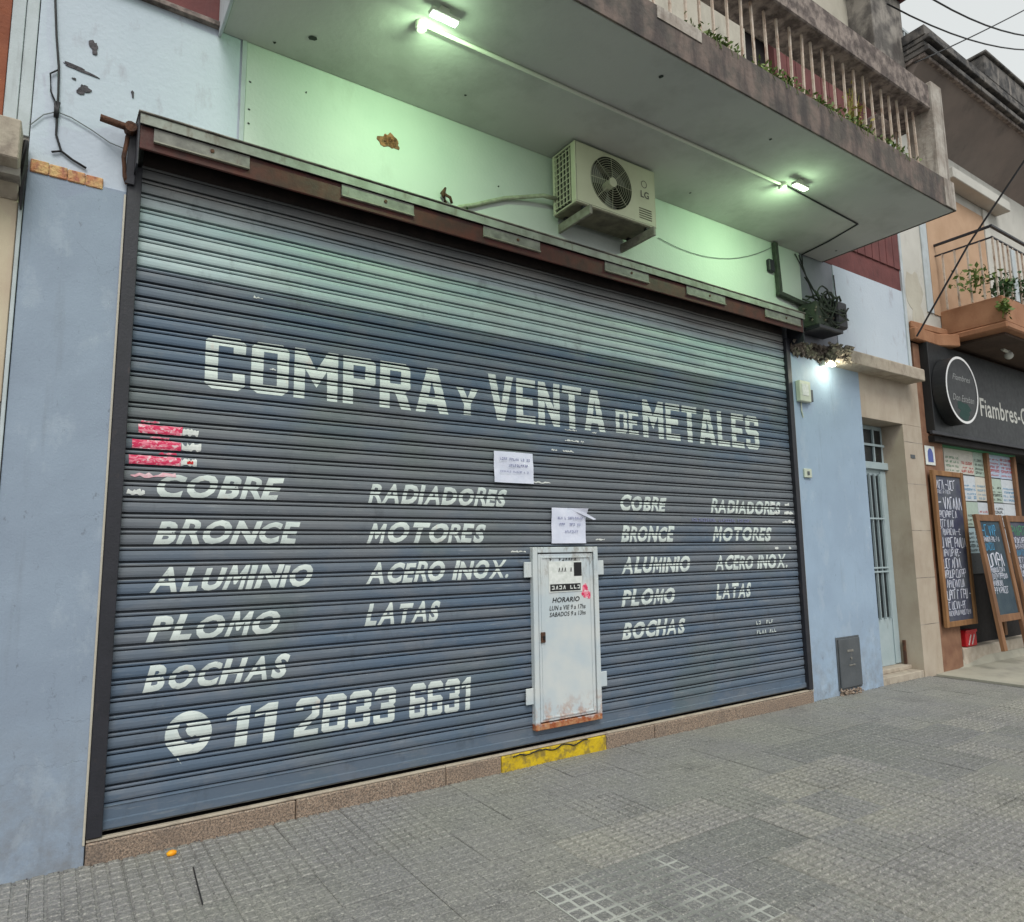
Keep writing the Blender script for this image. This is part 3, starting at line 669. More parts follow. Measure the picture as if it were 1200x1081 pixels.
rubble('broken_masonry', 70, 1.885, 1.975, -.03, -.02, 4.63, 4.705, .006, .016, 'brick_red', B)
blotch('plaster_loss', .035, 4.62, .022, .04, 'hole', -.019)
blotch('plaster_loss', -.03, 4.45, .085, .012, 'hole', -.019, rot=-.1)
blotch('plaster_loss', .0, 4.33, .03, .03, 'hole', -.019)
blotch('plaster_loss', .25, 4.40, .008, .02, 'hole', -.019)
blotch('plaster_loss', .06, 4.0, .04, .045, 'hole', -.013)
blotch('plaster_loss', -.05, 4.38, .008, .008, 'cable', -.019)
for i in range(9): blotch('plaster_loss', random.uniform(-.2, .2), random.uniform(3.85, 4.25), .009, .014, 'hole', -.013)
for x, z in ((1.3, 4.82), (.925, 4.75), (.925, 4.55), (.925, 4.45), (2.9, 4.6)): blotch('screw_hole', x, z, .006, .006, 'cable', -.021, 8)

# ================================================================ BALCONY RAILING
RA = thing('balcony_railing', (4, -1.4, 5.33), 'weathered concrete topped railing with thin cream bars around the balcony', 'railing')
build(MB().box(.8, 7.33, -1.47, -1.12, 6.10, 6.38), 'top_beam', 'rail_conc', RA, .012)
build(MB().box(7.335, 7.56, -1.205, -.05, 6.10, 6.38), 'top_beam', 'rail_conc', RA, .012)
build(MB().box(7.335, 7.56, -1.495, -1.21, 5.336, 6.42), 'corner_post', 'rail_post', RA, .012)
build(MB().box(.8, 7.33, -1.362, -1.338, 5.495, 5.513), 'bottom_rail', 'baluster', RA, .002)
build(MB().box(7.433, 7.457, -1.2, -.05, 5.495, 5.513), 'bottom_rail', 'baluster', RA, .002)
bme = None
for k in range(40):
    x = 7.22-.166*k
    if x < .9: break
    if bme is None:
        o = build(MB().box(x-.009, x+.009, -1.359, -1.341, 5.306, 6.10), 'baluster', 'baluster', RA); bme = o.data
    else:
        o = bpy.data.objects.new('baluster', bme); link(o, RA); o.location = Vector((x, -1.35, 5.306))-wloc[RA]
    o.rotation_euler = (random.uniform(-.012, .012), random.uniform(-.02, .02), random.uniform(-.2, .2))
for k in range(7):
    o = bpy.data.objects.new('baluster', bme); link(o, RA); o.location = Vector((7.445, -1.05+.16*k, 5.306))-wloc[RA]
    o.rotation_euler = (random.uniform(-.02, .02), random.uniform(-.02, .02), 0)

def foliage(mb, c, rad, n, size, flat=1.):
    for _ in range(n):
        d = Vector((random.gauss(0, .5), random.gauss(0, .5), random.gauss(0, .5)*flat))
        p = Vector(c)+Vector((d.x*rad[0], d.y*rad[1], d.z*rad[2]))
        a = Vector((random.uniform(-1, 1), random.uniform(-1, 1), random.uniform(-.4, 1))).normalized(); b = a.orthogonal().normalized()
        b.rotate(Matrix.Rotation(random.uniform(0, 6.28), 3, a)); s = size*random.uniform(.6, 1.4)
        mb.quad(p, p+a*s*.5+b*s*.28, p+a*s, p+a*s*.5-b*s*.28)
WL = ['sparse green weeds rooted at the left stretch of the balcony rail', 'trailing weed clump sprouting beneath the bars in front of the dark opening', 'weed tuft hanging at the foot of the bars before the maroon boards',
      'long straggly weed patch left of the dry climber on the balcony', 'weed clump at the foot of the dry climber on the balcony']
for i, (x, sp, n) in enumerate(((3.95, .3, 200), (4.72, .33, 260), (5.35, .3, 220), (5.9, .3, 220), (6.5, .3, 160))):
    mb = MB(); foliage(mb, (x, -1.45, 5.39), (sp, .05, .06), n, .04)
    for _ in range(7):
        a = x+random.uniform(-sp, sp)*.6; mb.tube([(a, -1.46, 5.34), (a+random.uniform(-.03, .03), -1.51, 5.36), (a+random.uniform(-.05, .05), -1.52, 5.28)], .002, 3)
    t_ = thing('weed', (x, -1.47, 5.34), WL[i], 'weed', 'weeds growing along the balcony edge'); build(mb, 'leaves', 'leaf', t_)['kind'] = 'stuff'
mb = MB(); foliage(mb, (6.15, -1.30, 5.62), (.14, .06, .3), 160, .05)
for _ in range(12):
    a = 6.15+random.uniform(-.12, .12); mb.tube([(a, -1.32, 5.34), (a+random.uniform(-.05, .05), -1.3, 5.6), (a+random.uniform(-.1, .1), -1.3, 5.95)], .004, 4)
t_ = thing('climbing_plant', (6.15, -1.3, 5.34), 'yellowish dry climber behind the bars near the balcony corner', 'plant'); build(mb, 'leaves', 'leaf_yellow', t_)['kind'] = 'stuff'

# ================================================================ ROLLER SHUTTER
SH = thing('roller_shutter', (3.5, .02, .13), 'wide dark slate blue roller shutter with painted white lettering and light band on top', 'roller shutter')
XL, XR = .325, 6.69
pr = MB(); b0 = 0
pts = [(y, z) for z, y in PROF]
n = len(pts); NX = 60
for i in range(NX+1):
    x = XL+(XR-XL)*i/NX
    pr.v += [(x, y+wav(x), z) for y, z in pts]
for i in range(NX):
    for k in range(n-1):
        a = i*n+k; pr.f.append((a, a+1, a+n+1, a+n))
sme = None
for k in range(40):
    if k == 0:
        o = build(pr, 'slat', 'slat', SH, origin=Vector((0, 0, 0))); sme = o.data; wl = wloc[SH]
    else:
        o = bpy.data.objects.new('slat', sme); link(o, SH)
    o.location = Vector((0, SY[k], Z0+k*P))-wloc[SH]
    o.rotation_euler = (ST[k], 0, 0)
build(MB().xprof([(.02, .150), (-.004, .150), (-.008, .155), (-.008, .195), (.002, .2), (.002, .262), (-.004, .268), (.016, .2789), (.03, .279)], XL, XR), 'bottom_bar', 'slat', SH)
build(MB().box(XL, XR, .0, .02, .143, .1495), 'bottom_seal', 'hood_plate', SH, .002)
for x0, x1 in ((.252, .326), (6.688, 6.758)):
    build(MB().box(x0, x1, -.045, -.006, .131, 3.93), 'guide_rail', 'guide', SH, .003)
    build(MB().box(x0, x1, -.0055, .08, .131, 3.93), 'guide_rail', 'guide', SH, 0)
# hood box over the roll
HD = build(MB().xprof([(-.235, 4.165), (-.235, 4.105), (-.228, 4.105), (-.228, 4.155), (-.02, 4.2), (-.02, 4.208)], .285, 6.78), 'hood_flashing', 'hood_lip', SH, .001)
build(MB().xprof([(-.245, 4.172), (-.245, 4.178), (-.02, 4.222), (-.02, 4.212), (-.23, 4.169)], .275, 6.79), 'flashing_edge', 'stained_pier', HD)
HB = build(MB().xprof([(-.21, 4.104), (-.21, 3.965), (-.2, 3.96), (-.2, 4.104)], .29, 6.775), 'hood_channel', 'hood_red', SH, .001)
build(MB().xprof([(-.199, 3.99), (-.199, 4.15), (.05, 4.15), (.05, 4.14), (-.19, 4.14), (-.19, 3.99)], .29, 6.775), 'hood_back', 'hood_in', HB)
for a, b in ((.36, .90), (1.5, 2.04), (2.63, 3.17), (3.87, 4.40), (4.90, 5.46), (6.1, 6.72)):
    pl = build(MB().box(a, b, -.22, -.211, 4.022, 4.102), 'cover_plate', 'hood_plate', SH, .001)
    build(MB().box(a, b, -.232, -.211, 4.012, 4.021), 'plate_lip', 'galv', pl, .001)
    build(MB().disc(((a+b)/2+.05, -.226, 4.065), .012, depth=.006, n=10), 'bolt', 'rust', pl)
build(MB().box(.278, .289, -.21, .05, 3.86, 4.16), 'hood_end', 'guide', SH, .002)
build(MB().box(6.776, 6.788, -.21, .05, 3.86, 4.16), 'hood_end', 'guide', SH, .002)
ro = MB(); n = 28
for i in range(2):
    for k in range(n):
        t = 2*PI*k/n; ro.v.append(((.33, 6.68)[i], .01-.17*math.cos(t)*.9-.0, 4.02+.115*math.sin(t)))
for k in range(n): ro.f.append((k, (k+1) % n, n+(k+1) % n, n+k))
ro.v = [(x, y+.13, z) for x, y, z in ro.v]
build(ro, 'rolled_curtain', 'hood_in', SH, smooth=True)
# axle and bracket at the left end
ax = build(MB().tube([(.09, -.12, 4.13), (.30, -.12, 4.11)], .021, 10), 'axle', 'rust', SH, smooth=True)
build(MB().disc((.245, -.15, 4.115), .032, depth=.07, n=12), 'axle_collar', 'rust', ax)
build(MB().bar((.27, -.09, 4.17), (.262, -.05, 3.80), .05, .03, up=(0, 1, 0)), 'bracket', 'guide', SH, .003)
build(MB().tube([(.235, -.09, 4.08), (.222, -.07, 3.95), (.235, -.06, 3.84), (.25, -.05, 3.80)], .013, 8), 'bracket', 'rust', SH, smooth=True)
# lettering painted on the slats
def paint(bm, x0, x1, z0, z1, label, mat='letter', off=.0015):
    fit(bm, x0, x1, z0, z1); conform(bm, off)
    o = finish(bm, 'painted_word', mat, SH); o['label'] = label
    return o
for s, x0, x1, z0, z1 in (('COMPRA', .73, 2.44, 2.635, 2.975), ('Y', 2.51, 2.70, 2.648, 2.858), ('VENTA', 2.79, 4.01, 2.635, 3.0), ('DE', 4.135, 4.415, 2.645, 2.855), ('METALES', 4.47, 6.17, 2.632, 2.985)):
    paint(block_bm(s), x0, x1, z0, z1, 'white block letters ' + s)
for s, x0, x1 in (('11', .94, 1.24), ('2833', 1.34, 2.03), ('6631', 2.13, 2.62)):
    bm = block_bm(s)
    for v in bm.verts: v.co.x += v.co.y*.06
    paint(bm, x0, x1, .462, .70, 'white painted phone digits ' + s)
LIST = [('COBRE', .50, 1.235, 1.94), ('BRONCE', .495, 1.345, 1.668), ('ALUMINIO', .49, 1.435, 1.392), ('PLOMO', .485, 1.235, 1.112), ('BOCHAS', .485, 1.305, .834),
        ('RADIADORES', 1.805, 2.955, 1.94), ('MOTORES', 1.80, 2.755, 1.668), ('ACERO INOX.', 1.80, 2.955, 1.395), ('LATAS', 1.795, 2.37, 1.112)]
for s, a, b, z in LIST:
    paint(hand_bm(s, int(z*100)+1), a, b, z, z+.155, 'hand painted white word ' + s + ' in the left list')
LIST2 = [('COBRE', 4.15, 4.73, 1.94), ('BRONCE', 4.14, 4.82, 1.668), ('ALUMINIO', 4.135, 5.01, 1.392), ('PLOMO', 4.125, 4.79, 1.112), ('BOCHAS', 4.12, 4.91, .834),
         ('RADIADORES', 5.34, 6.45, 1.945), ('MOTORES', 5.345, 6.27, 1.672), ('ACERO INOX.', 5.36, 6.50, 1.39), ('LATAS', 5.36, 5.89, 1.115)]
for s, a, b, z in LIST2:
    paint(hand_bm(s, int(z*100)+50), a, b, z, z+.153, 'hand painted white word ' + s + ' in the right list')
# telephone bubble
cx, cz, r = .735, .585, .125
bub = [(cx+r*math.cos(t), cz+r*math.sin(t)) for t in [(-2.05+2*PI*k/40) for k in range(0, 37)]]
bub.append((cx-.135, cz-.03)); bub = bub[:37]
bub += [(cx-.03, cz-.165)]
ph = [(-.062, .062), (-.035, .075), (-.012, .045), (-.026, .02), (-.012, -.01), (.014, -.03), (.034, -.02), (.068, -.045), (.056, -.072), (.02, -.08), (-.03, -.052), (-.062, -.01), (-.076, .03)]
bm = curve_mesh([bub, [(cx+.005+a*.86, cz+.004+b*.86) for a, b in ph]])
for v in bm.verts: v.co = Vector((v.co.x, 0, v.co.y))
conform(bm); o = finish(bm, 'painted_symbol', 'letter', SH); o['label'] = 'white speech bubble with a telephone handset'
# remains of stickers on the slat faces
def slatstick(x0, x1, k, mat, lo=.004, hi=.058, jag=.012, name='torn_sticker', off=.0035):
    bm = bmesh.new(); n = 10; top = []; bot = []
    for i in range(n+1):
        x = x0+(x1-x0)*i/n
        top.append((x+random.uniform(-.004, .004), Z0+k*P+hi-random.uniform(0, jag))); bot.append((x, Z0+k*P+lo+random.uniform(0, jag*.5)))
    for i in range(n):
        bm.faces.new([bm.verts.new((p[0], 0, p[1])) for p in (bot[i], bot[i+1], top[i+1], top[i])])
    conform(bm, off); return finish(bm, name, mat, SH)
for i, k in enumerate((22, 21, 20)):
    slatstick(.39-.03*i+.02*(i == 2), .62, k, 'pink', lo=.0065, hi=.062, jag=.006)['label'] = 'torn pink sticker'
    slatstick(.622, .71+.02*(i % 2), k, 'white_print', lo=.0065, hi=.062, jag=.025)
    slatstick(.40+.05*i, .50+.05*i, k, 'pink', lo=.07, hi=.085, jag=.008)
slatstick(.36, .60, 19, 'pink_pale', lo=.02, hi=.062, jag=.03); slatstick(.345, .44, 18, 'white_print', lo=.01, hi=.05, jag=.02); slatstick(.655, .69, 20, 'red_print', lo=.02, hi=.045, off=.005)
for k, a, b in ((19, 6.28, 6.36), (19, 6.52, 6.6), (18, 6.33, 6.42), (18, 6.5, 6.66), (17, 6.46, 6.66), (14, 6.30, 6.36), (14, 6.54, 6.58)): slatstick(a, b, k, 'white_print', lo=.012, hi=.05, jag=.02)
for k, a, b in ((25, 3.55, 3.68), (24, 3.72, 3.76), (24, 3.55, 3.70), (23, 3.40, 3.46), (23, 3.52, 3.64), (25, 3.85, 3.9), (14, 2.98, 3.12), (15, 3.85, 3.95), (13, 3.85, 3.9), (20, 3.2, 3.38), (27, 1.12, 1.16), (32, 1.0, 1.06)): slatstick(a, b, k, 'white_print', lo=.02, hi=.04, jag=.014)
def dashes(mb, x0, x1, z, y, h, n, seed, cf=None):
    rr = random.Random(seed); x = x0; step = (x1-x0)/n
    for i in range(n):
        if rr.random() < .16: x += step; continue
        a = x+step*.12; b = x+step*.82; kind = rr.randrange(4); t = step*.2
        if kind == 0: mb.quad((a, y, z), (a+t, y, z), (a+t, y, z+h), (a, y, z+h)); mb.quad((a+t, y, z), (b, y, z), (b, y, z+h*.25), (a+t, y, z+h*.25))
        elif kind == 1: mb.quad((a, y, z), (a+t, y, z), ((a+b)/2+t, y, z+h), ((a+b)/2, y, z+h)); mb.quad((b-t, y, z), (b, y, z), ((a+b)/2+t, y+.0002, z+h), ((a+b)/2, y+.0002, z+h))
        elif kind == 2: mb.quad((a, y, z), (a+t, y, z), (a+t, y, z+h), (a, y, z+h)); mb.quad((a+t, y, z+h*.75), (b, y, z+h*.75), (b, y, z+h), (a+t, y, z+h)); mb.quad((a+t, y, z+h*.35), (b-t, y, z+h*.35), (b-t, y, z+h*.55), (a+t, y, z+h*.55))
        else: mb.quad((a, y, z), (b, y, z), (b, y, z+h*.25), (a, y, z+h*.25)); mb.quad((a, y, z+h*.75), (b, y, z+h*.75), (b, y, z+h), (a, y, z+h)); mb.quad((b-t, y, z+h*.25), (b, y, z+h*.25), (b, y, z+h*.75), (b-t, y, z+h*.75))
        x += step
mb = MB(); dashes(mb, 5.05, 5.95, Z0+17*P+.015, -.0095, .03, 28, 3); build(mb, 'faint_print', 'ink', SH)['kind'] = 'stuff'
mb = MB(); dashes(mb, 5.92, 6.2, Z0+6*P+.012, -.0095, .035, 7, 4); dashes(mb, 5.92, 6.24, Z0+5*P+.012, -.0095, .035, 8, 5); build(mb, 'faint_print', 'letter', SH)['kind'] = 'stuff'

# ================================================================ WICKET DOOR in the shutter
WD = thing('wicket_door', (3.49, -.05, .245), 'small white metal wicket door set in the roller shutter with rusty foot', 'door')
x0, x1, z0, z1 = 3.165, 3.835, .242, 1.635
fr = MB(); t = .045
fr.box(x0, x0+t, -.05, .0, z0, z1); fr.box(x1-t, x1, -.05, .0, z0, z1); fr.box(x0+t+.001, x1-t-.001, -.05, .0, z1-t, z1); fr.box(x0+t+.001, x1-t-.001, -.05, .0, z0, z0+t)
build(fr, 'frame', 'door_white', WD, .004)
build(MB().box(x0+t, x1-t, -.014, -.01, z0+t, z1-t), 'rebate', 'dark', WD)
leaf = build(MB().box(x0+t+.009, x1-t-.009, -.042, -.015, z0+t+.009, z1-t-.009), 'leaf', 'door_white', WD, .004)
e = MB(); a, b, c, d = x0+t+.03, x1-t-.03, z0+t+.03, z1-t-.03
e.box(a, a+.014, -.049, -.0425, c, d); e.box(b-.014, b, -.049, -.0425, c, d); e.box(a+.0145, b-.0145, -.049, -.0425, c, c+.014); e.box(a+.0145, b-.0145, -.049, -.0425, d-.014, d)
build(e, 'moulding', 'door_white', leaf, .002)
for xx, zz in ((x0-.075, 1.40), (x1+.003, 1.40), (x0-.075, .44), (x1+.003, .49)):
    h = build(MB().box(xx, xx+.072, -.035, -.022, zz, zz+.12), 'hinge_tab', 'door_white', WD, .004)
build(MB().box(3.228, 3.268, -.06, -.0425, .895, .975), 'lock', 'rust', WD, .004)
build(MB().box(3.24, 3.256, -.075, -.0605, .92, .95), 'keyhole', 'cable', WD, .003)
st = build(MB().box(3.32, 3.66, -.0465, -.0435, 1.275, 1.52), 'sign_plate', 'white_print', WD, .001); st['label'] = 'worn white sign with black print'
build(MB().box(3.575, 3.655, -.0485, -.0470, 1.40, 1.51), 'black_patch', 'black_print', st)
build(MB().box(3.33, 3.64, -.0485, -.0470, 1.285, 1.34), 'black_patch', 'black_print', st)
mb = MB(); dashes(mb, 3.34, 3.64, 1.298, -.0492, .03, 8, 11); build(mb, 'print', 'white_print', st)['kind'] = 'stuff'
mb = MB(); dashes(mb, 3.33, 3.64, 1.525, -.0455, .03, 10, 12); dashes(mb, 3.41, 3.56, 1.435, -.0475, .035, 5, 13); build(mb, 'print', 'black_print', WD)['kind'] = 'stuff'
bm = fit(text_bm('HORARIO', .02, .2), 3.35, 3.63, 1.195, 1.235, -.0445); finish(bm, 'print', 'black_print', WD)
bm = fit(text_bm('LUN a VIE 9 a 17hs', .01, .2), 3.32, 3.69, 1.135, 1.172, -.0445); finish(bm, 'print', 'black_print', WD)
bm = fit(text_bm('SABADOS 9 a 13hs', .01, .2), 3.32, 3.69, 1.085, 1.12, -.0445); finish(bm, 'print', 'black_print', WD)
blotch('faded_stain', 3.70, 1.265, .05, .05, 'pink', -.043, parent=WD, th=.001)

# papers taped to the shutter
def notice(name, label, x0, x1, z0, z1, rows, seed, tilt=0, curl=False):
    random.seed(seed); mb = MB(); nx, nz = 8, 6
    for j in range(nz+1):
        for i in range(nx+1):
            u, v = i/nx, j/nz
            y = -.024-.006*math.sin(u*5+v*2+seed)-.003*math.sin(v*9+u*3)
            if curl and v > .7 and u > .5: y -= (v-.7)*(u-.5)*.3
            mb.v.append((x0+(x1-x0)*u, y, z0+(z1-z0)*v+tilt*(u-.5)))
    for j in range(nz):
        for i in range(nx):
            a = j*(nx+1)+i; mb.f.append((a, a+1, a+nx+2, a+nx+1))
    n0 = thing(name, ((x0+x1)/2, -.012, z0), label, 'notice', 'paper notices taped to the shutter')
    build(mb, 'sheet', 'paper', n0, smooth=True)
    tx = MB()
    for z, a, b, h, n in rows: dashes(tx, x0+(x1-x0)*a, x0+(x1-x0)*b, z0+(z1-z0)*z, -.0345, h, n, seed+n)
    build(tx, 'print', 'ink', n0)
    return n0
notice('paper_notice', 'upper left white paper notice taped left of centre above the wicket door', 2.83, 3.20, 2.14, 2.385, [(.72, .12, .9, .02, 16), (.52, .3, .85, .02, 11), (.33, .12, .86, .014, 18)], 3)
n2 = notice('paper_notice', 'lower white paper notice just above the wicket door with a loose curled top corner', 3.375, 3.735, 1.665, 1.955, [(.68, .15, .9, .02, 15), (.5, .2, .88, .02, 12), (.3, .3, .75, .018, 9)], 5, curl=True)
mb = MB(); mb.quad((3.53, -.02, 1.957), (3.70, -.045, 1.925), (3.83, -.05, 1.865), (3.80, -.05, 1.86), (3.68, -.04, 1.905)); build(mb, 'loose_tape', 'paper', n2)
random.seed(21)

# ================================================================ AIR CONDITIONER
AC = thing('air_conditioner', (3.9, -.22, 4.46), 'cream outdoor air conditioning unit hung on brackets under the balcony', 'air conditioner')
ax0, ax1, ay0, ay1, az0, az1 = 3.43, 4.36, -.38, -.07, 4.465, 5.005
fcx, fcz, fr_ = ax0+.40, (az0+az1)/2+.003, .235
# front panel with a round opening
mb = MB(); N = 48; ring = [(fcx+fr_*math.cos(2*PI*k/N), fcz+fr_*math.sin(2*PI*k/N)) for k in range(N)]
bm = curve_mesh([[(ax0+.012, az0+.012), (ax1-.012, az0+.012), (ax1-.012, az1-.012), (ax0+.012, az1-.012)], ring])
for v in bm.verts: v.co = Vector((v.co.x, ay0, v.co.y))
finish(bm, 'front_panel', 'ac', AC)
mb = MB()
mb.box(ax0, ax1, ay0+.001, ay1, az1-.012, az1); mb.box(ax1-.012, ax1, ay0+.001, ay1, az0, az1-.0125); mb.box(ax0, ax1-.0125, ay0+.001, ay1, az0, az0+.012)
mb.box(ax0, ax0+.012, ay0+.001, ay0+.06, az0+.0125, az1-.0125); mb.box(ax0, ax0+.012, ay1-.03, ay1, az0+.0125, az1-.0125)
build(mb, 'casing', 'ac', AC, .003)
build(MB().box(ax0+.03, ax1-.02, -.13, -.09, az0+.014, az1-.014), 'coil', 'ac_dark', AC)
build(MB().box(ax0+.014, ax0+.02, ay0+.06, ay1-.03, az0+.013, az1-.013), 'coil', 'ac_dark', AC)
gr = MB()
for k in range(5): gr.box(ax0-.004, ax0+.01, ay0+.074+k*.045, ay0+.079+k*.045, az0+.03, az1-.03)
for k in range(10): gr.box(ax0-.006, ax0-.0045, ay0+.06, ay1-.03, az0+.035+k*.05, az0+.042+k*.05)
build(gr, 'side_grille', 'ac', AC)
sh = MB()                                                    # shroud behind the opening
for d, r in ((0, fr_), (.12, fr_-.01)):
    for k in range(N): sh.v.append((fcx+r*math.cos(2*PI*k/N), ay0+d, fcz+r*math.sin(2*PI*k/N)))
for k in range(N): sh.f.append((k, (k+1) % N, N+(k+1) % N, N+k))
build(sh, 'fan_shroud', 'ac_dark', AC, smooth=True)
fan = build(MB().disc((fcx, ay0+.03, fcz), .04, depth=.05, n=20), 'fan_hub', 'ac', AC)
for k in range(3):
    bl = MB(); a0 = 2*PI*k/3+.5; rows = []
    for j in range(5):
        r = .035+.18*j/4; wd = .5+.45*j/4
        for i in range(6):
            t = a0+wd*(i/5-.3); bl.v.append((fcx+r*math.cos(t), ay0+.04+.035*(i/5), fcz+r*math.sin(t)))
    for j in range(4):
        for i in range(5): q = j*6+i; bl.f.append((q, q+1, q+7, q+6))
    build(bl, 'fan_blade', 'ac_fan', fan, smooth=True)
gd = MB()
for r in [.05+.0205*k for k in range(10)]:
    pts = [(fcx+r*math.cos(2*PI*k/28), ay0-.006-.012*(1-r/fr_), fcz+r*math.sin(2*PI*k/28)) for k in range(29)]
    gd.tube(pts, .0016, 3)
for k in range(8):
    t = 2*PI*k/8; gd.tube([(fcx+.04*math.cos(t), ay0-.016, fcz+.04*math.sin(t)), (fcx+fr_*math.cos(t), ay0-.004, fcz+fr_*math.sin(t))], .002, 3)
build(gd, 'fan_guard', 'ac', AC)
build(MB().disc((fcx, ay0-.022, fcz), .042, depth=.008, n=20), 'guard_centre', 'ac', AC)
lx = ax1-.14
cu = curve_mesh([[(lx+.035*math.cos(2*PI*k/24), az1-.16+.035*math.sin(2*PI*k/24)) for k in range(24)], [(lx+.029*math.cos(2*PI*k/24), az1-.16+.029*math.sin(2*PI*k/24)) for k in range(24)]])
for v in cu.verts: v.co = Vector((v.co.x, ay0-.002, v.co.y))
finish(cu, 'badge', 'logo', AC)
finish(fit(text_bm('LG', .02), lx-.045, lx+.055, az1-.29, az1-.225, ay0-.002), 'badge', 'logo', AC)
mb = MB()
for k in range(5): mb.box(lx-.07, lx+.08, ay0-.004, ay0-.0005, az0+.05+k*.022, az0+.058+k*.022)
build(mb, 'vent_rib', 'ac_under', AC)
build(MB().box(ax0+.01, ax1-.01, ay0+.01, ay1-.005, az0-.012, az0-.001), 'base_tray', 'ac_under', AC, .002)
for x in (ax0+.10, ax1-.10):
    build(MB().box(x-.014, x+.014, -.45, -.021, 4.35, 4.43), 'bracket', 'galv', AC, .003)
    for y in (-.35, -.12): build(MB().box(x-.018, x+.018, y-.018, y+.018, 4.431, 4.452), 'rubber_foot', 'cable', AC, .003)
mb = MB().tube([(3.43, -.12, 4.60), (3.30, -.10, 4.60), (3.10, -.06, 4.545), (2.95, -.045, 4.50), (2.78, -.04, 4.42), (2.66, -.04, 4.36), (2.52, -.045, 4.30), (2.45, -.05, 4.24)], .018, 8)
tag(build(mb, 'refrigerant_pipe', 'pipe_beige', smooth=True), 'wrapped pale pipe running from the air conditioner down to the shutter hood', 'pipe')
# small rusted fitting with debris on top of the hood
mb = MB().tube([(2.38, -.06, 4.23), (2.385, -.055, 4.30), (2.36, -.06, 4.36), (2.39, -.05, 4.42)], [.02, .014, .022, .008], 7)
mb.tube([(2.36, -.06, 4.36), (2.42, -.07, 4.34), (2.44, -.06, 4.30)], .012, 6)
fo = thing('rusted_fitting', (2.4, -.06, 4.22), 'small rusted fitting with twisted wire standing on the shutter hood', 'fitting')
build(mb, 'stub', 'rust', fo, smooth=True)
mb = MB(); foliage(mb, (2.56, -.07, 4.235), (.08, .04, .02), 40, .035); build(mb, 'weed', 'leaf_dark', fo)

# ================================================================ LAMPS
def flood(name, x, y, label, face, cold, energy, col, tilt):
    o = thing(name, (x, y, 5.026), label, 'lamp', 'floodlights under the balcony')
    build(MB().box(x-.03, x+.03, y-.02, y+.02, 4.985, 5.026), 'bracket', 'lamp_body', o, .004)
    build(MB().box(x-.10, x+.10, y-.03, y+.03, 4.955, 4.984), 'housing', 'lamp_body', o, .006)
    build(MB().box(x-.09, x+.09, y-.024, y+.024, 4.948, 4.9545), 'led_panel', face, o, .001)
    l = bpy.data.lights.new('lamp_light', 'AREA'); l.shape = 'RECTANGLE'; l.size = .18; l.size_y = .06; l.energy = energy; l.color = col
    lo = bpy.data.objects.new('lamp_light', l); link(lo, o); lo.location = Vector((x, y, 4.93))-wloc[o]
    lo.rotation_euler = (math.radians(38), 0, 0)
    l = bpy.data.lights.new('lamp_glow', 'POINT'); l.energy = energy*.24; l.color = col; l.shadow_soft_size = .05
    lo = bpy.data.objects.new('lamp_glow', l); link(lo, o); lo.location = Vector((x, y+.02, 4.84))-wloc[o]
    return o
flood('floodlight', 1.87, -1.0, 'lit floodlight at the left end of the conduit under the balcony', 'lamp_cool', True, 9, (.62, 1, .56), 0)
flood('floodlight', 5.64, -1.0, 'lit floodlight at the right end of the conduit under the balcony', 'lamp_face', False, 9, (.62, 1, .56), 0)
CO = thing('conduit', (3.6, -.85, 5.02), 'thin white conduit between two round junction boxes under the balcony', 'conduit')
build(MB().tube([(1.84, -.82, 5.014), (3.6, -.845, 5.014), (5.53, -.87, 5.014)], .013, 8), 'tube', 'lamp_body', CO, smooth=True)
for x, y in ((1.80, -.81), (5.56, -.87)):
    mb = MB(); n = 16
    for zz, rr in ((5.027, .038), (4.985, .038), (4.975, .028)):
        for k in range(n): mb.v.append((x+rr*math.cos(2*PI*k/n), y+rr*math.sin(2*PI*k/n), zz))
    for j in range(2):
        for k in range(n): mb.f.append((j*n+k, j*n+(k+1) % n, (j+1)*n+(k+1) % n, (j+1)*n+k))
    mb.f.append(tuple(2*n+k for k in range(n)))
    build(mb, 'junction_box', 'lamp_body', CO)
mb = MB().tube([(5.56, -.88, 5.02), (6.3, -.84, 5.02), (6.96, -.81, 5.02), (7.08, -.4, 5.02), (7.14, -.03, 5.02), (7.14, -.03, 4.9)], .008, 6)
tag(build(mb, 'lamp_cable', 'cable'), 'dark cable from the right junction box bending back to the wall', 'cable')
WLp = thing('wall_lamp', (7.40, -.03, 3.70), 'lit lamp on the light blue pillar under the broken ledge', 'lamp')
build(MB().box(7.33, 7.47, -.10, -.031, 3.70, 3.76), 'housing', 'lamp_body', WLp, .006)
build(MB().box(7.34, 7.46, -.155, -.101, 3.69, 3.745), 'led_panel', 'lamp_face', WLp, .004)
l = bpy.data.lights.new('lamp_light', 'POINT'); l.energy = 3.8; l.color = (1, 1, .78); l.shadow_soft_size = .04
lo = bpy.data.objects.new('lamp_light', l); link(lo, WLp); lo.location = Vector((7.4, -.24, 3.64))-wloc[WLp]

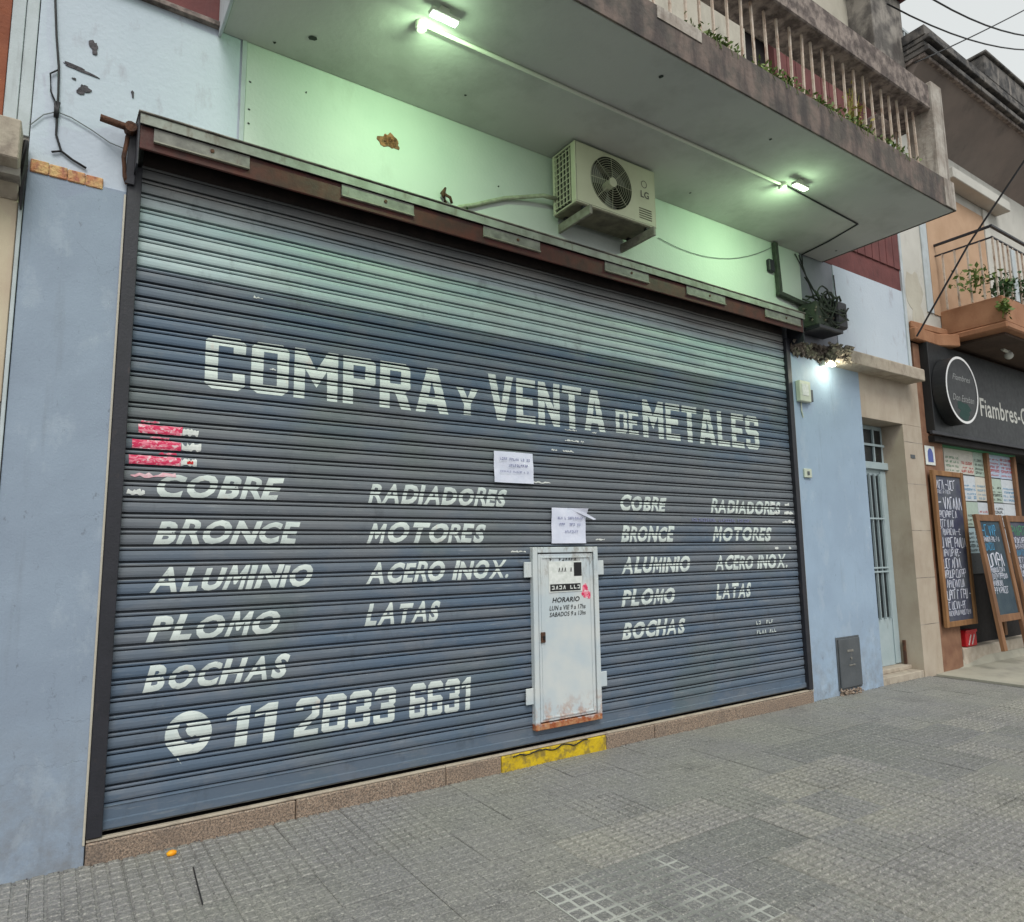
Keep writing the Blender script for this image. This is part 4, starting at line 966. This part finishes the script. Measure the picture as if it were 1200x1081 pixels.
# ================================================================ cables and boxes on the right of the fascia
PC = thing('cable_duct', (6.6, -.05, 4.4), 'dark square duct running down from the balcony and along to the cable tangle', 'duct')
build(MB().bar((6.585, -.055, 5.02), (6.62, -.055, 4.45), .06, .05, up=(0, 1, 0)), 'vertical_run', 'duct', PC, .006)
build(MB().bar((6.58, -.055, 4.43), (7.12, -.065, 4.375), .055, .05, up=(0, 1, 0)), 'horizontal_run', 'duct', PC, .006)
build(MB().box(6.45, 6.545, -.07, -.022, 4.66, 4.80), 'junction_box', 'guide', PC, .008)
mb = MB().tube([(4.75+1.83*t/12, -.03, 4.62+.36*(t/12)**2-.34*(t/12)*(1-t/12)) for t in range(13)], .0035, 5)
tag(build(mb, 'slack_wire', 'cable_grey'), 'thin slack wire sagging across the lit fascia right of the air conditioner', 'wire')
TG = thing('cable_tangle', (7.3, -.2, 4.1), 'dusty tangle of cables around insulators on an iron bracket above the right pillar', 'cable tangle')
build(MB().box(6.95, 7.42, -.30, -.04, 4.03, 4.07), 'bracket', 'guide', TG, .005)
build(MB().box(6.98, 7.32, -.26, -.03, 4.075, 4.36), 'connection_box', 'duct', TG, .015)
build(MB().box(7.33, 7.54, -.30, -.06, 4.10, 4.42), 'connection_box', 'guide', TG, .02)
mb = MB()
for k in range(30):
    p = Vector((random.uniform(6.9, 7.25), random.uniform(-.28, -.05), random.uniform(4.1, 4.5))); q = Vector((random.uniform(7.3, 7.55), random.uniform(-.34, -.05), random.uniform(4.08, 4.48)))
    md = (p+q)/2+Vector((random.uniform(-.1, .1), random.uniform(-.12, .02), random.uniform(-.18, .14)))
    mb.tube([p, (p*2+md)/3+Vector((0, 0, random.uniform(-.06, .06))), md, (md+q)/2+Vector((0, -.03, random.uniform(-.06, .06))), q], random.uniform(.006, .014), 5)
w_ = build(mb, 'wire_bundle', 'duct', TG, smooth=True); w_['kind'] = 'stuff'
mb = MB()
for k in range(9):
    c = Vector((random.uniform(7.1, 7.52), -.27+.03*(k % 3), random.uniform(4.15, 4.42))); r = random.uniform(.07, .12)
    mb.tube([c+Vector((r*math.cos(t), random.uniform(-.02, .02), r*1.2*math.sin(t))) for t in [2*PI*i/14 for i in range(15)]], .009, 5)
build(mb, 'cable_loop', 'duct', TG, smooth=True)
for a, b in (((7.08, -.03, 5.0), (7.12, -.2, 4.3)), ((7.0, -.03, 5.0), (7.2, -.2, 4.35)), ((7.16, -.03, 4.75), (7.32, -.2, 4.3)), ((7.76, -.04, 4.9), (7.55, -.2, 4.3))):
    a = Vector(a); b = Vector(b); mb = MB().tube([a, (a+b)/2+Vector((.03, .03, .03)), b], .008, 5); build(mb, 'cable', 'cable', TG)
rubble('caked_dust', 90, 6.95, 7.45, -.28, -.04, 4.06, 4.3, .008, .022, 'rubble', TG)
# meter box, switch, gas cabinet
MBx = thing('meter_box', (6.94, -.03, 3.2), 'small pale meter box high on the light blue pillar below the wall lamp', 'meter box')
build(MB().box(6.825, 7.03, -.09, -.031, 3.22, 3.46), 'case', 'meter', MBx, .008)
build(MB().box(6.86, 6.98, -.094, -.0905, 3.29, 3.42), 'window', 'white_print', MBx, .002)
build(MB().box(7.04, 7.10, -.07, -.031, 3.24, 3.38), 'breaker', 'gas_door', MBx, .004)
build(MB().tube([(6.9, -.04, 3.22), (6.9, -.04, 3.12), (6.93, -.035, 3.05)], .008, 6), 'lead', 'meter', MBx)
SW = thing('bell_push', (6.92, -.03, 2.36), 'small pale square bell push on the light blue pillar beside the shutter', 'bell push')
build(MB().box(6.86, 6.99, -.055, -.031, 2.37, 2.47), 'plate', 'meter', SW, .005)
build(MB().box(6.90, 6.94, -.062, -.0555, 2.40, 2.44), 'button', 'gas_door', SW, .002)
GC = thing('gas_cabinet', (7.46, -.035, .05), 'dark grey gas meter cabinet door at the foot of the light blue pillar', 'cabinet')
build(MB().box(7.235, 7.69, -.042, -.031, .055, .615), 'frame', 'gas_door', GC, .003)
d_ = build(MB().box(7.255, 7.67, -.060, -.043, .075, .595), 'door_leaf', 'gas_door', GC, .004)
build(MB().box(7.40, 7.52, -.066, -.061, .45, .475), 'vent_slot', 'hood_plate', d_, .002)
build(MB().box(7.42, 7.54, -.066, -.061, .30, .315), 'vent_slot', 'hood_plate', d_, .002)
build(MB().disc((7.47, -.068, .38), .014, depth=.008, n=12), 'latch', 'hood_plate', d_)
rubble('broken_masonry', 60, 7.25, 7.66, -.07, -.03, .0, .055, .01, .025, 'granite', B)

# ================================================================ wires on the left wall
mb = MB().tube([(-.175, -.03, 5.2), (-.172, -.03, 4.85), (-.150, -.035, 4.6), (-.128, -.03, 4.42), (-.12, -.03, 4.25), (-.118, -.03, 4.12), (-.115, -.028, 4.0), (-.085, -.03, 3.91), (-.03, -.03, 3.875), (.04, -.03, 3.845)], .0065, 6)
mb.tube([(-.128, -.03, 4.40), (-.165, -.032, 4.36), (-.155, -.03, 4.25), (-.12, -.034, 4.17)], .005, 5)
mb.tube([(-.085, -.03, 3.91), (-.13, -.03, 3.89)], .006, 5)
for k in range(5): mb.tube([(-.12+random.uniform(-.012, .012), -.034, 4.2), (-.118+random.uniform(-.02, .02), -.036, 4.1)], .006, 5)
tag(build(mb, 'hanging_cable', 'cable', smooth=True), 'black cable hanging down the pale wall left of the shutter', 'cable')
mb = MB().tube([(-.235, -.03, 4.02), (-.18, -.03, 4.10), (-.12, -.03, 4.14), (-.05, -.03, 4.13), (.05, -.03, 4.09), (.15, -.03, 4.04), (.24, -.06, 4.01)], .0035, 5)
tag(build(mb, 'thin_wire', 'cable_grey'), 'thin grey wire arching from the left ledge to the shutter axle', 'wire')

# ================================================================ LEFT NEIGHBOUR
LN = thing('left_building', (-1.5, .2, 0), 'cream clad neighbouring building at the left edge with an orange brown upper wall', 'building')
for z0, z1, mm in ((.0, .7, 'granite_far'), (.706, 1.6, 'granite_far'), (1.606, 2.42, 'granite_far'), (2.426, 3.62, 'cream_tile')):
    bx('cladding_panel', mm, LN, -3.2, -.262, -.028, .5, z0-.02*(z0 == 0), z1, .004)
bx('core_wall', 'stained_pier', LN, -3.2, -.238, -.01, .5, -.02, 4.2, 0)
bx('joint_trim', 'trim_white', LN, -.258, -.24, -.042, -.011, -.02, 3.55, .002)
build(MB().xprof([(-.27, 3.68), (-.27, 3.9), (-.03, 3.93), (-.03, 3.55), (-.1, 3.62)], -3.2, -.262), 'ledge', 'ledge', LN, .006)
build(MB().box(-3.2, -.255, -.2, -.029, 3.62, 3.67), 'ledge_soffit', 'stained_pier', LN)
build(MB().tube([(-.248, -.06, 3.9), (-.246, -.07, 3.75), (-.25, -.06, 3.62), (-.246, -.05, 3.5)], [.012, .02, .016, .006], 6), 'cable_clump', 'cable', LN)
bx('trim_board', 'trim_white', LN, -.298, -.24, -.02, .5, 3.95, 6, .003)
bx('trim_board', 'trim_white', LN, -.362, -.301, -.028, .5, 3.95, 6, .003)
bx('upper_wall', 'orange_brown', LN, -3.2, -.365, -.02, .5, 3.94, 8, .003)

# ================================================================ RIGHT NEIGHBOUR
RN = thing('right_building', (14, .3, 0), 'off white neighbouring building with terracotta balcony over a delicatessen', 'building')
bx('upper_wall', 'right_wall', RN, 9.505, 22, 0, .8, 4.55, 8.1, 0)
bx('side_pier', 'brown_tile', RN, 9.61, 10.17, -.02, .4, -.02, 3.12, .004, 'brown pier beside the house door')
bx('upper_band', 'brown_tile', RN, 9.61, 9.78, -.012, .4, 3.12, 4.36, 0)
bx('lower_wall', 'dark', RN, 9.62, 22, .45, .8, .0, 4.55, 0)
bx('blind', 'shutter_peach', RN, 10.35, 12.32, -.015, -.002, 4.9, 6.92, 0, 'peach coloured window behind the balcony')
bx('window_trim', 'right_wall', RN, 12.33, 12.5, -.03, -.001, 4.9, 7.05, .004)
bx('window_lintel', 'right_wall', RN, 10.9, 12.9, -.22, -.001, 7.08, 7.25, .01)
bx('window_trim', 'trim_white', RN, 10.15, 10.33, -.02, -.001, 4.9, 6.4, .004)
bx('moulding', 'eave_mould', RN, 10.2, 13.2, -.05, -.001, 7.36, 7.40, .004)
blotch('damp_patch', 9.85, 4.95, .25, .42, 'cream_dirty', -.001, parent=RN, th=.003)
# eave: sloped soffit, stepped mouldings, parapet
bx('eave_back', 'right_wall', RN, 9.505, 22, .01, .8, 8.1, 8.9, 0)
build(MB().quad((9.46, -.55, 8.2), (22, -.55, 8.2), (22, .0, 7.62), (9.505, .0, 7.62)), 'eave_soffit', 'eave_under', RN)
build(MB().quad((9.46, -.55, 8.2), (9.505, 0, 7.62), (9.505, 0, 8.3), (9.46, -.5, 8.3)), 'eave_end', 'eave_under', RN)
for i, (z0, z1, y) in enumerate(((8.19, 8.25, -.60), (8.253, 8.33, -.66), (8.333, 8.40, -.62), (8.403, 8.47, -.69), (8.473, 8.62, -.64))):
    build(MB().box(9.44-.01*i, 22, y, .0, z0, z1), 'moulding', 'eave_mould' if i != 0 else 'rail_conc', RN, .008)
build(MB().box(11.3, 22, -.64, -.1, 8.623, 8.98), 'parapet', 'eave_mould', RN, .015)
build(MB().box(11.27, 22, -.68, -.08, 8.983, 9.03), 'coping', 'eave_mould', RN, .01)
mb = MB()
for x in [9.6+.22*k for k in range(9)]: mb.box(x, x+.025, -.2, -.175, 8.62, 9.0)
mb.box(9.55, 11.5, -.205, -.17, 9.001, 9.04)
tag(build(mb, 'roof_railing', 'trim_white'), 'white metal roof railing above the eave of the right building', 'railing')
# balcony
BA = build(MB().prism([(10.53, -.001), (10.53, -.80), (20, -.80), (20, -.001)], 4.60, 4.97), 'balcony', 'balc_orange', RN, .015)
BA['label'] = 'terracotta coloured balcony parapet'
build(MB().prism([(10.50, -.001), (10.50, -.83), (20, -.83), (20, -.001)], 4.50, 4.597), 'moulding', 'balc_orange', BA, .02)
build(MB().prism([(10.7, -.001), (10.7, -.72), (20, -.72), (20, -.001)], 4.46, 4.498), 'underside', 'balc_under', BA, 0)
build(MB().prism([(9.56, -.001), (9.56, -.10), (10.2, -.10), (10.495, -.25), (10.495, -.001)], 4.38, 4.56), 'cornice', 'balc_orange', RN, .015)
build(MB().prism([(9.58, -.001), (9.58, -.05), (10.45, -.12), (10.45, -.001)], 4.561, 4.66), 'cornice', 'balc_orange', RN, .015)
bx('balcony_underside', 'balc_under', RN, 9.62, 22, -.001, .45, 4.40, 4.55, 0)
BR = thing('iron_railing', (12, -.75, 4.97), 'dark iron railing with thin bars on the terracotta balcony', 'railing')
build(MB().box(10.5, 20, -.775, -.735, 5.955, 5.99), 'handrail', 'guide', BR, .004)
build(MB().box(10.505, 10.54, -.734, -.01, 5.955, 5.99), 'handrail', 'guide', BR, .004)
build(MB().box(10.5, 20, -.765, -.745, 5.80, 5.82), 'mid_rail', 'guide', BR, 0)
build(MB().box(10.51, 10.53, -.744, -.01, 5.80, 5.82), 'mid_rail', 'guide', BR, 0)
bm_ = None
for k in range(34):
    x = 10.52+.16*k
    if bm_ is None: o = build(MB().box(x-.011, x+.011, -.766, -.744, 4.972, 5.80), 'bar', 'baluster', BR); bm_ = o.data
    else: o = bpy.data.objects.new('bar', bm_); link(o, BR); o.location = Vector((x, -.755, 4.972))-wloc[BR]
for k in range(1, 5):
    o = bpy.data.objects.new('bar', bm_); link(o, BR); o.location = Vector((10.52, -.755+.16*k, 4.972))-wloc[BR]
build(MB().box(11.02, 11.14, -.79, -.77, 4.98, 5.75), 'panel', 'trim_white', BR, .004)
PL = ['leafy pot plant spilling over the left corner of the terracotta balcony', 'dark bushy plant behind the white strip of the iron railing', 'dark bushy plant at the right of the terracotta balcony', 'trailing green plant hanging at the corner below the railing', 'thin pale stemmed plant reaching over the balcony corner']
for i, (c, r, n, s, mm) in enumerate((((10.75, -.74, 5.12), (.22, .12, .16), 260, .07, 'leaf_dark'), ((11.35, -.70, 5.2), (.3, .12, .2), 380, .06, 'leaf_dark'), ((12.1, -.68, 5.2), (.5, .12, .22), 500, .06, 'leaf_dark'), ((10.5, -.82, 4.78), (.10, .06, .12), 120, .06, 'leaf'), ((10.45, -.55, 5.25), (.22, .22, .16), 130, .07, 'leaf'))):
    mb = MB(); foliage(mb, c, r, n, s)
    for _ in range(9):
        a = Vector(c)+Vector((random.uniform(-r[0], r[0])*.6, 0, random.uniform(0, r[2]))); mb.tube([(c[0], c[1]+.04, c[2]-.14), a*.5+Vector(c)*.5, a], .005, 4)
    t_ = thing('balcony_plant', c, PL[i], 'plant', 'plants on the terracotta balcony'); build(mb, 'leaves', mm, t_)['kind'] = 'stuff'
# shop fascia sign
SG = thing('shop_sign', (13, -.1, 3.1), 'long black shop fascia sign with white serif lettering', 'sign')
build(MB().box(9.79, 20, -.12, .40, 3.13, 4.375), 'fascia_box', 'sign_black', SG, .006)
build(MB().box(9.62, 20, -.16, -.121, 3.08, 3.125), 'bottom_trim', 'guide', SG, .004)
build(MB().box(9.79, 20, -.10, .40, 3.0, 3.079), 'bottom_trim', 'dark', SG, 0)
finish(fit(text_bm('Fiambres-Quesos', .012), 11.22, 13.72, 3.43, 3.76, -.123), 'lettering', 'sign_white', SG)
RS = thing('round_sign', (10.25, -.2, 3.24), 'round black shop sign with white ring standing proud of the fascia', 'sign')
build(MB().disc((10.26, -.30, 3.715), .47, depth=.17, n=56), 'drum', 'sign_black', RS)
N = 56
cu = curve_mesh([[(10.26+.468*math.cos(2*PI*k/N), 3.715+.468*math.sin(2*PI*k/N)) for k in range(N)], [(10.26+.435*math.cos(2*PI*k/N), 3.715+.435*math.sin(2*PI*k/N)) for k in range(N)]])
for v in cu.verts: v.co = Vector((v.co.x, -.304, v.co.y))
finish(cu, 'ring', 'sign_ring', RS)
finish(fit(text_bm('Fiambres', .0, .35), 10.0, 10.52, 3.84, 3.92, -.303), 'lettering', 'sign_dim', RS)
finish(fit(text_bm('Don Esteban', .0, .35), 9.96, 10.58, 3.55, 3.64, -.303), 'lettering', 'sign_dim', RS)
blotch('print', 10.27, 3.43, .22, .1, 'sign_green', -.3005, parent=RS, th=.001)
LB = thing('bulb_lamp', (11.6, -.4, 4.46), 'small white round bulb lamp under the terracotta balcony', 'lamp')
build(MB().tube([(11.45, -.40, 4.455), (11.6, -.40, 4.44), (11.66, -.4, 4.47)], .025, 8), 'arm', 'lamp_body', LB)
mb = MB(); c = Vector((11.65, -.40, 4.39)); n = 12
for j in range(7):
    ph_ = PI*j/6
    for k in range(n): mb.v.append(tuple(c+Vector((.06*math.sin(ph_)*math.cos(2*PI*k/n), .06*math.sin(ph_)*math.sin(2*PI*k/n), .06*math.cos(ph_)))))
for j in range(6):
    for k in range(n): mb.f.append((j*n+k, j*n+(k+1) % n, (j+1)*n+(k+1) % n, (j+1)*n+k))
build(mb, 'bulb', 'sign_white', LB, smooth=True)
# shop window
SW_ = thing('shop_window', (11.4, .05, .2), 'shop window plastered with pale printed posters beside the chalkboards', 'window')
build(MB().box(10.18, 12.7, .10, .11, 1.2, 3.0), 'glass', 'glass_dark', SW_)
for x in (10.0, 11.66, 12.62): build(MB().box(x, x+.08, .03, .095, .3, 3.0), 'mullion', 'brown_wood', SW_, .004)
cols = {}
def flat(name, c):
    if name not in mt: mt[name] = M(name, c, tuple(min(1, q*1.12) for q in c[:3])+(1,), scale=20, bump=0, rough=.5)
    return name
pc = [flat('poster_white', S(186, 192, 198)), flat('poster_aqua', S(158, 180, 186)), flat('poster_white', S(186, 192, 198)), flat('poster_green', S(160, 176, 164)), flat('poster_blue', S(166, 178, 198)), flat('poster_cream', S(190, 186, 176))]
rp = random.Random(5); inks = ['ink', 'red_print', 'chalk_green', 'black_print', 'chalk_blue']
for i, xx in enumerate((9.95, 10.42, 10.88, 11.32, 11.76, 12.2)):
    for j, zz in enumerate((2.62, 2.24, 1.86, 1.48)):
        if zz < 1.6 and xx > 10.6 and xx < 11.3: pass
        w_ = .455 if xx != 11.32 else .33; hh = .372
        po = build(MB().box(xx+rp.uniform(0, .015), xx+w_, .088-.003*(i % 2), .098, zz+rp.uniform(0, .02), zz+hh), 'poster', rp.choice(pc), SW_)
        tx = MB()
        for r in range(rp.randrange(3, 6)):
            dashes(tx, xx+.04, xx+w_-.03, zz+.04+r*.06, .0835-.003*(i % 2), rp.choice((.02, .03, .04)), rp.randrange(8, 16), rp.randrange(999))
        build(tx, 'print', inks[rp.randrange(5)], po)
bx('shop_band', 'chalk_green', RN, 9.95, 12.6, .0, .09, 2.985, 3.0, 0)
SB = thing('small_blue_sign', (9.77, -.03, 2.68), 'small white sign with a blue arch shape on the brown pier', 'sign')
build(MB().box(9.645, 9.90, -.035, -.024, 2.68, 2.94), 'plate', 'white_print', SB, .003)
cu = curve_mesh([[(9.70, 2.72), (9.845, 2.72), (9.845, 2.82)]+[(9.7725+.0725*math.cos(t), 2.82+.09*math.sin(t)) for t in [PI*k/10 for k in range(1, 10)]]+[(9.70, 2.82)]])
for v in cu.verts: v.co = Vector((v.co.x, -.0375, v.co.y))
finish(cu, 'arch_print', flat('arch_blue', S(70, 84, 150)), SB)
bx('house_number', 'gas_door', B, 9.25, 9.36, -.036, -.0305, 2.74, 2.79, 0)
# step and stuff in the shop doorway
bx('shop_step', 'step_stone', RN, 10.22, 20, -.02, .44, .02, .24, .012)
bx('display_base', 'dark', RN, 10.18, 12.6, .12, .44, .24, 1.2, 0)
CR = thing('red_crate', (10.75, .05, .24), 'bright red plastic crate tucked under the chalkboards on the shop step', 'crate')
build(MB().box(10.35, 10.66, -.005, .11, .245, .46), 'body', flat('red_plastic', S(178, 26, 34)), CR, .01)
build(MB().box(10.34, 10.67, -.012, -.0055, .43, .465), 'rim', flat('red_plastic', S(178, 26, 34)), CR, .003)
mb = MB()
for k in range(2): mb.bar((10.4+.1*k, -.008, .27), (10.48+.1*k, -.008, .40), .008, .015, up=(0, 1, 0))
build(mb, 'cross_rib', 'white_print', CR)
# chalkboards
def scrawl(mb, x0, x1, z, h, y, seed, M_=None):
    rr = random.Random(seed); x = x0
    while x < x1-.03:
        wd = rr.uniform(.45, .8)*h*.6; t = h*.1; kind = rr.randrange(6); j_ = lambda: rr.uniform(-.08, .08)*h
        P4 = [(0, 0), (0, 1), (1, 1), (1, 0), (.5, .5), (0, .5), (1, .5), (.5, 1), (.5, 0)]
        segs = [[0, 1, 2], [1, 0, 3, 2], [2, 1, 0, 3], [0, 7, 3], [1, 8, 2], [0, 1, 2, 6, 5]][kind] if rr.random() < .96 else [5, 6]
        pts = [(x+P4[q][0]*wd+j_()*.5, z+P4[q][1]*h+j_()) for q in segs]
        for i, (a, b) in enumerate(zip(pts, pts[1:])):
            mb.bar((a[0], y-.0004*i, a[1]), (b[0], y-.0004*i, b[1]), .001, t, up=(0, 0, 1)) if abs(a[0]-b[0]) > abs(a[1]-b[1]) else mb.bar((a[0], y-.0004*i, a[1]), (b[0], y-.0004*i, b[1]), t, .001, up=(0, 1, 0))
        x += wd+h*.16+(h*.3 if rr.random() < .2 else 0)
def chalkboard(name, label, x0, x1, h, board, frame, lines, seed, loc, lean, legs=0, fw=.07):
    o = thing(name, loc, label, 'chalkboard', 'wood framed chalkboards outside the shop')
    o.rotation_euler = (lean, 0, 0); L = Vector(loc); wloc[o] = Vector((0, 0, 0))
    w_ = x1-x0
    b = build(MB().box(-w_/2+fw, w_/2-fw, -.012, .0, legs+fw, h-fw), 'board', board, o, 0)
    fr = MB(); fr.box(-w_/2, -w_/2+fw, -.035, .012, 0 if legs else 0, h); fr.box(w_/2-fw, w_/2, -.035, .012, 0, h)
    build(fr, 'stile', frame, o, .004)
    build(MB().box(-w_/2+fw+.001, w_/2-fw-.001, -.03, .01, h-fw, h-.001), 'rail', frame, o, .004)
    build(MB().box(-w_/2+fw+.001, w_/2-fw-.001, -.03, .01, legs, legs+fw), 'rail', frame, o, .004)
    rr = random.Random(seed); z = h-fw-.02
    for i, (hh, mm, f) in enumerate(lines):
        z -= hh*1.28
        if z < legs+fw+.01: break
        mb = MB(); scrawl(mb, -w_/2+fw+.03+rr.uniform(0, .04), -w_/2+fw+.03+(w_-2*fw-.05)*f, z, hh, -.0145, seed*31+i); build(mb, 'chalk_writing', mm, b)
    return o
chalkboard('chalkboard', 'tall narrow chalkboard hung on the brown pier left of the shop window', 9.64, 10.50, 2.05, 'chalk_board', 'orange_wood',
           [(.12, 'chalk', .75), (.05, 'chalk', .6), (.16, 'chalk', 1), (.09, 'chalk', .8), (.10, 'chalk', .6), (.08, 'chalk', .9), (.13, 'chalk', 1), (.09, 'chalk', .8), (.12, 'chalk', .7), (.10, 'chalk', .9), (.10, 'chalk', .8), (.12, 'chalk', 1), (.1, 'chalk', .8), (.06, 'chalk', .95)], 3, (10.075, -.07, .555), 0)
chalkboard('chalkboard', 'leaning chalkboard with a blue heading on wooden legs beside the red crate', 0, .80, 1.78, 'chalk_board_blue', 'brown_wood',
           [(.14, 'chalk_blue', .8), (.06, 'chalk', .9), (.09, 'chalk_blue', .5), (.17, 'chalk', .8), (.06, 'chalk', .8), (.07, 'chalk', .9), (.07, 'chalk', .6), (.08, 'chalk', .8)], 5, (10.66, -.45, .245), -.10, legs=.36, fw=.09)
chalkboard('chalkboard', 'leaning chalkboard with a green heading at the right edge of the shop step', 0, .85, 1.78, 'chalk_board', 'brown_wood',
           [(.14, 'chalk_green', .8), (.08, 'chalk', .9), (.06, 'chalk', .6), (.08, 'chalk_blue', .9), (.08, 'chalk', .8), (.07, 'chalk', .9), (.07, 'chalk', .7)], 8, (11.62, -.45, .245), -.10, legs=.36, fw=.09)

# ================================================================ overhead cables, litter
def cable(label, pts, r=.008):
    tag(build(MB().tube(pts, r, 5), 'overhead_cable', 'cable', smooth=True), label, 'cable', 'cables crossing above the street')
def cat(a, b, sag, n=14):
    a, b = Vector(a), Vector(b); return [a.lerp(b, t/n)-Vector((0, 0, sag*4*(t/n)*(1-t/n))) for t in range(n+1)]
cable('taut cable rising to the right across the sky corner', cat((9.0, -.65, 7.86), (12.1, -1.35, 9.85), .03), .009)
cable('upper sagging cable crossing the sky corner', cat((5.55, -2, 6.38), (10.8, -2, 8.25), .34), .008)
cable('lower sagging cable crossing the sky corner', cat((5.45, -2, 6.03), (10.8, -2, 8.12), .30), .007)
tag(build(MB().tube([(9.52, -.12, 4.40), (9.56, -.2, 4.55), (9.75, -.75, 5.5), (9.92, -1.4, 6.4), (10.1, -1.9, 7.1)], .013, 6), 'service_cable', 'cable'), 'thick dark service cable slanting in front of the terracotta balcony', 'cable')
mb = MB(); c = Vector((.65, -.16, .012)); n = 10
for j in range(6):
    ph_ = PI*j/5
    for k in range(n):
        q = random.uniform(.85, 1.15); mb.v.append(tuple(c+Vector((.026*q*math.sin(ph_)*math.cos(2*PI*k/n), .02*q*math.sin(ph_)*math.sin(2*PI*k/n), .016*math.cos(ph_)))))
for j in range(5):
    for k in range(n): mb.f.append((j*n+k, j*n+(k+1) % n, (j+1)*n+(k+1) % n, (j+1)*n+k))
tag(build(mb, 'orange_peel', 'yellow_peel', smooth=True), 'crumpled yellow orange scrap on the pavement by the granite threshold', 'litter')
rq = random.Random(4)
tag(build(MB().tube([(2.95+.72*t/24, -.052-.004*math.sin(t), .098+.008*math.sin(t*.9)+rq.uniform(-.007, .007)) for t in range(25)], .005, 5), 'loose_wire', 'cable', smooth=True), 'wavy black wire lying along the top of the yellow painted threshold stone', 'wire')
# iron rod lying in a joint
mb = MB().tube([(.72, -.40, .006), (.705, -.6, .007), (.69, -.84, .006)], .0035, 5)
tag(build(mb, 'iron_strip', 'cable'), 'thin dark strip lying on the tiles near the orange scrap', 'strip')
BC = []
rl = random.Random(9)
mb = MB()
for _ in range(160):
    x = rl.uniform(0, 9.3); y = -abs(rl.gauss(0, .8))-.05
    if y < -3.2: continue
    s = rl.uniform(.004, .012); a = rl.uniform(0, 6.28)
    mb.quad((x, y, .004), (x+s*math.cos(a), y+s*math.sin(a), .006), (x+s*math.cos(a+1.3), y+s*math.sin(a+1.3), .007), (x+s*.6*math.cos(a+2), y+s*.6*math.sin(a+2), .005))
tag(build(mb, 'grit', 'grout'), 'scattered pale grit and paper flecks on the pavement', 'grit', kind='stuff')
mb = MB()
for _ in range(420):
    x = rl.uniform(-.2, 9.0); y = -.045-abs(rl.gauss(0, .03)); q = rl.uniform(.003, .009); a = rl.uniform(0, 6.28)
    mb.quad((x, y, .003), (x+q*math.cos(a), y+q*math.sin(a), .005), (x+q*math.cos(a+1.3), y+q*math.sin(a+1.3), .009), (x+q*.6*math.cos(a+2), y+q*.6*math.sin(a+2), .004))
tag(build(mb, 'grit', 'hole'), 'dark dirt gathered along the foot of the threshold and pillars', 'grit', kind='stuff')
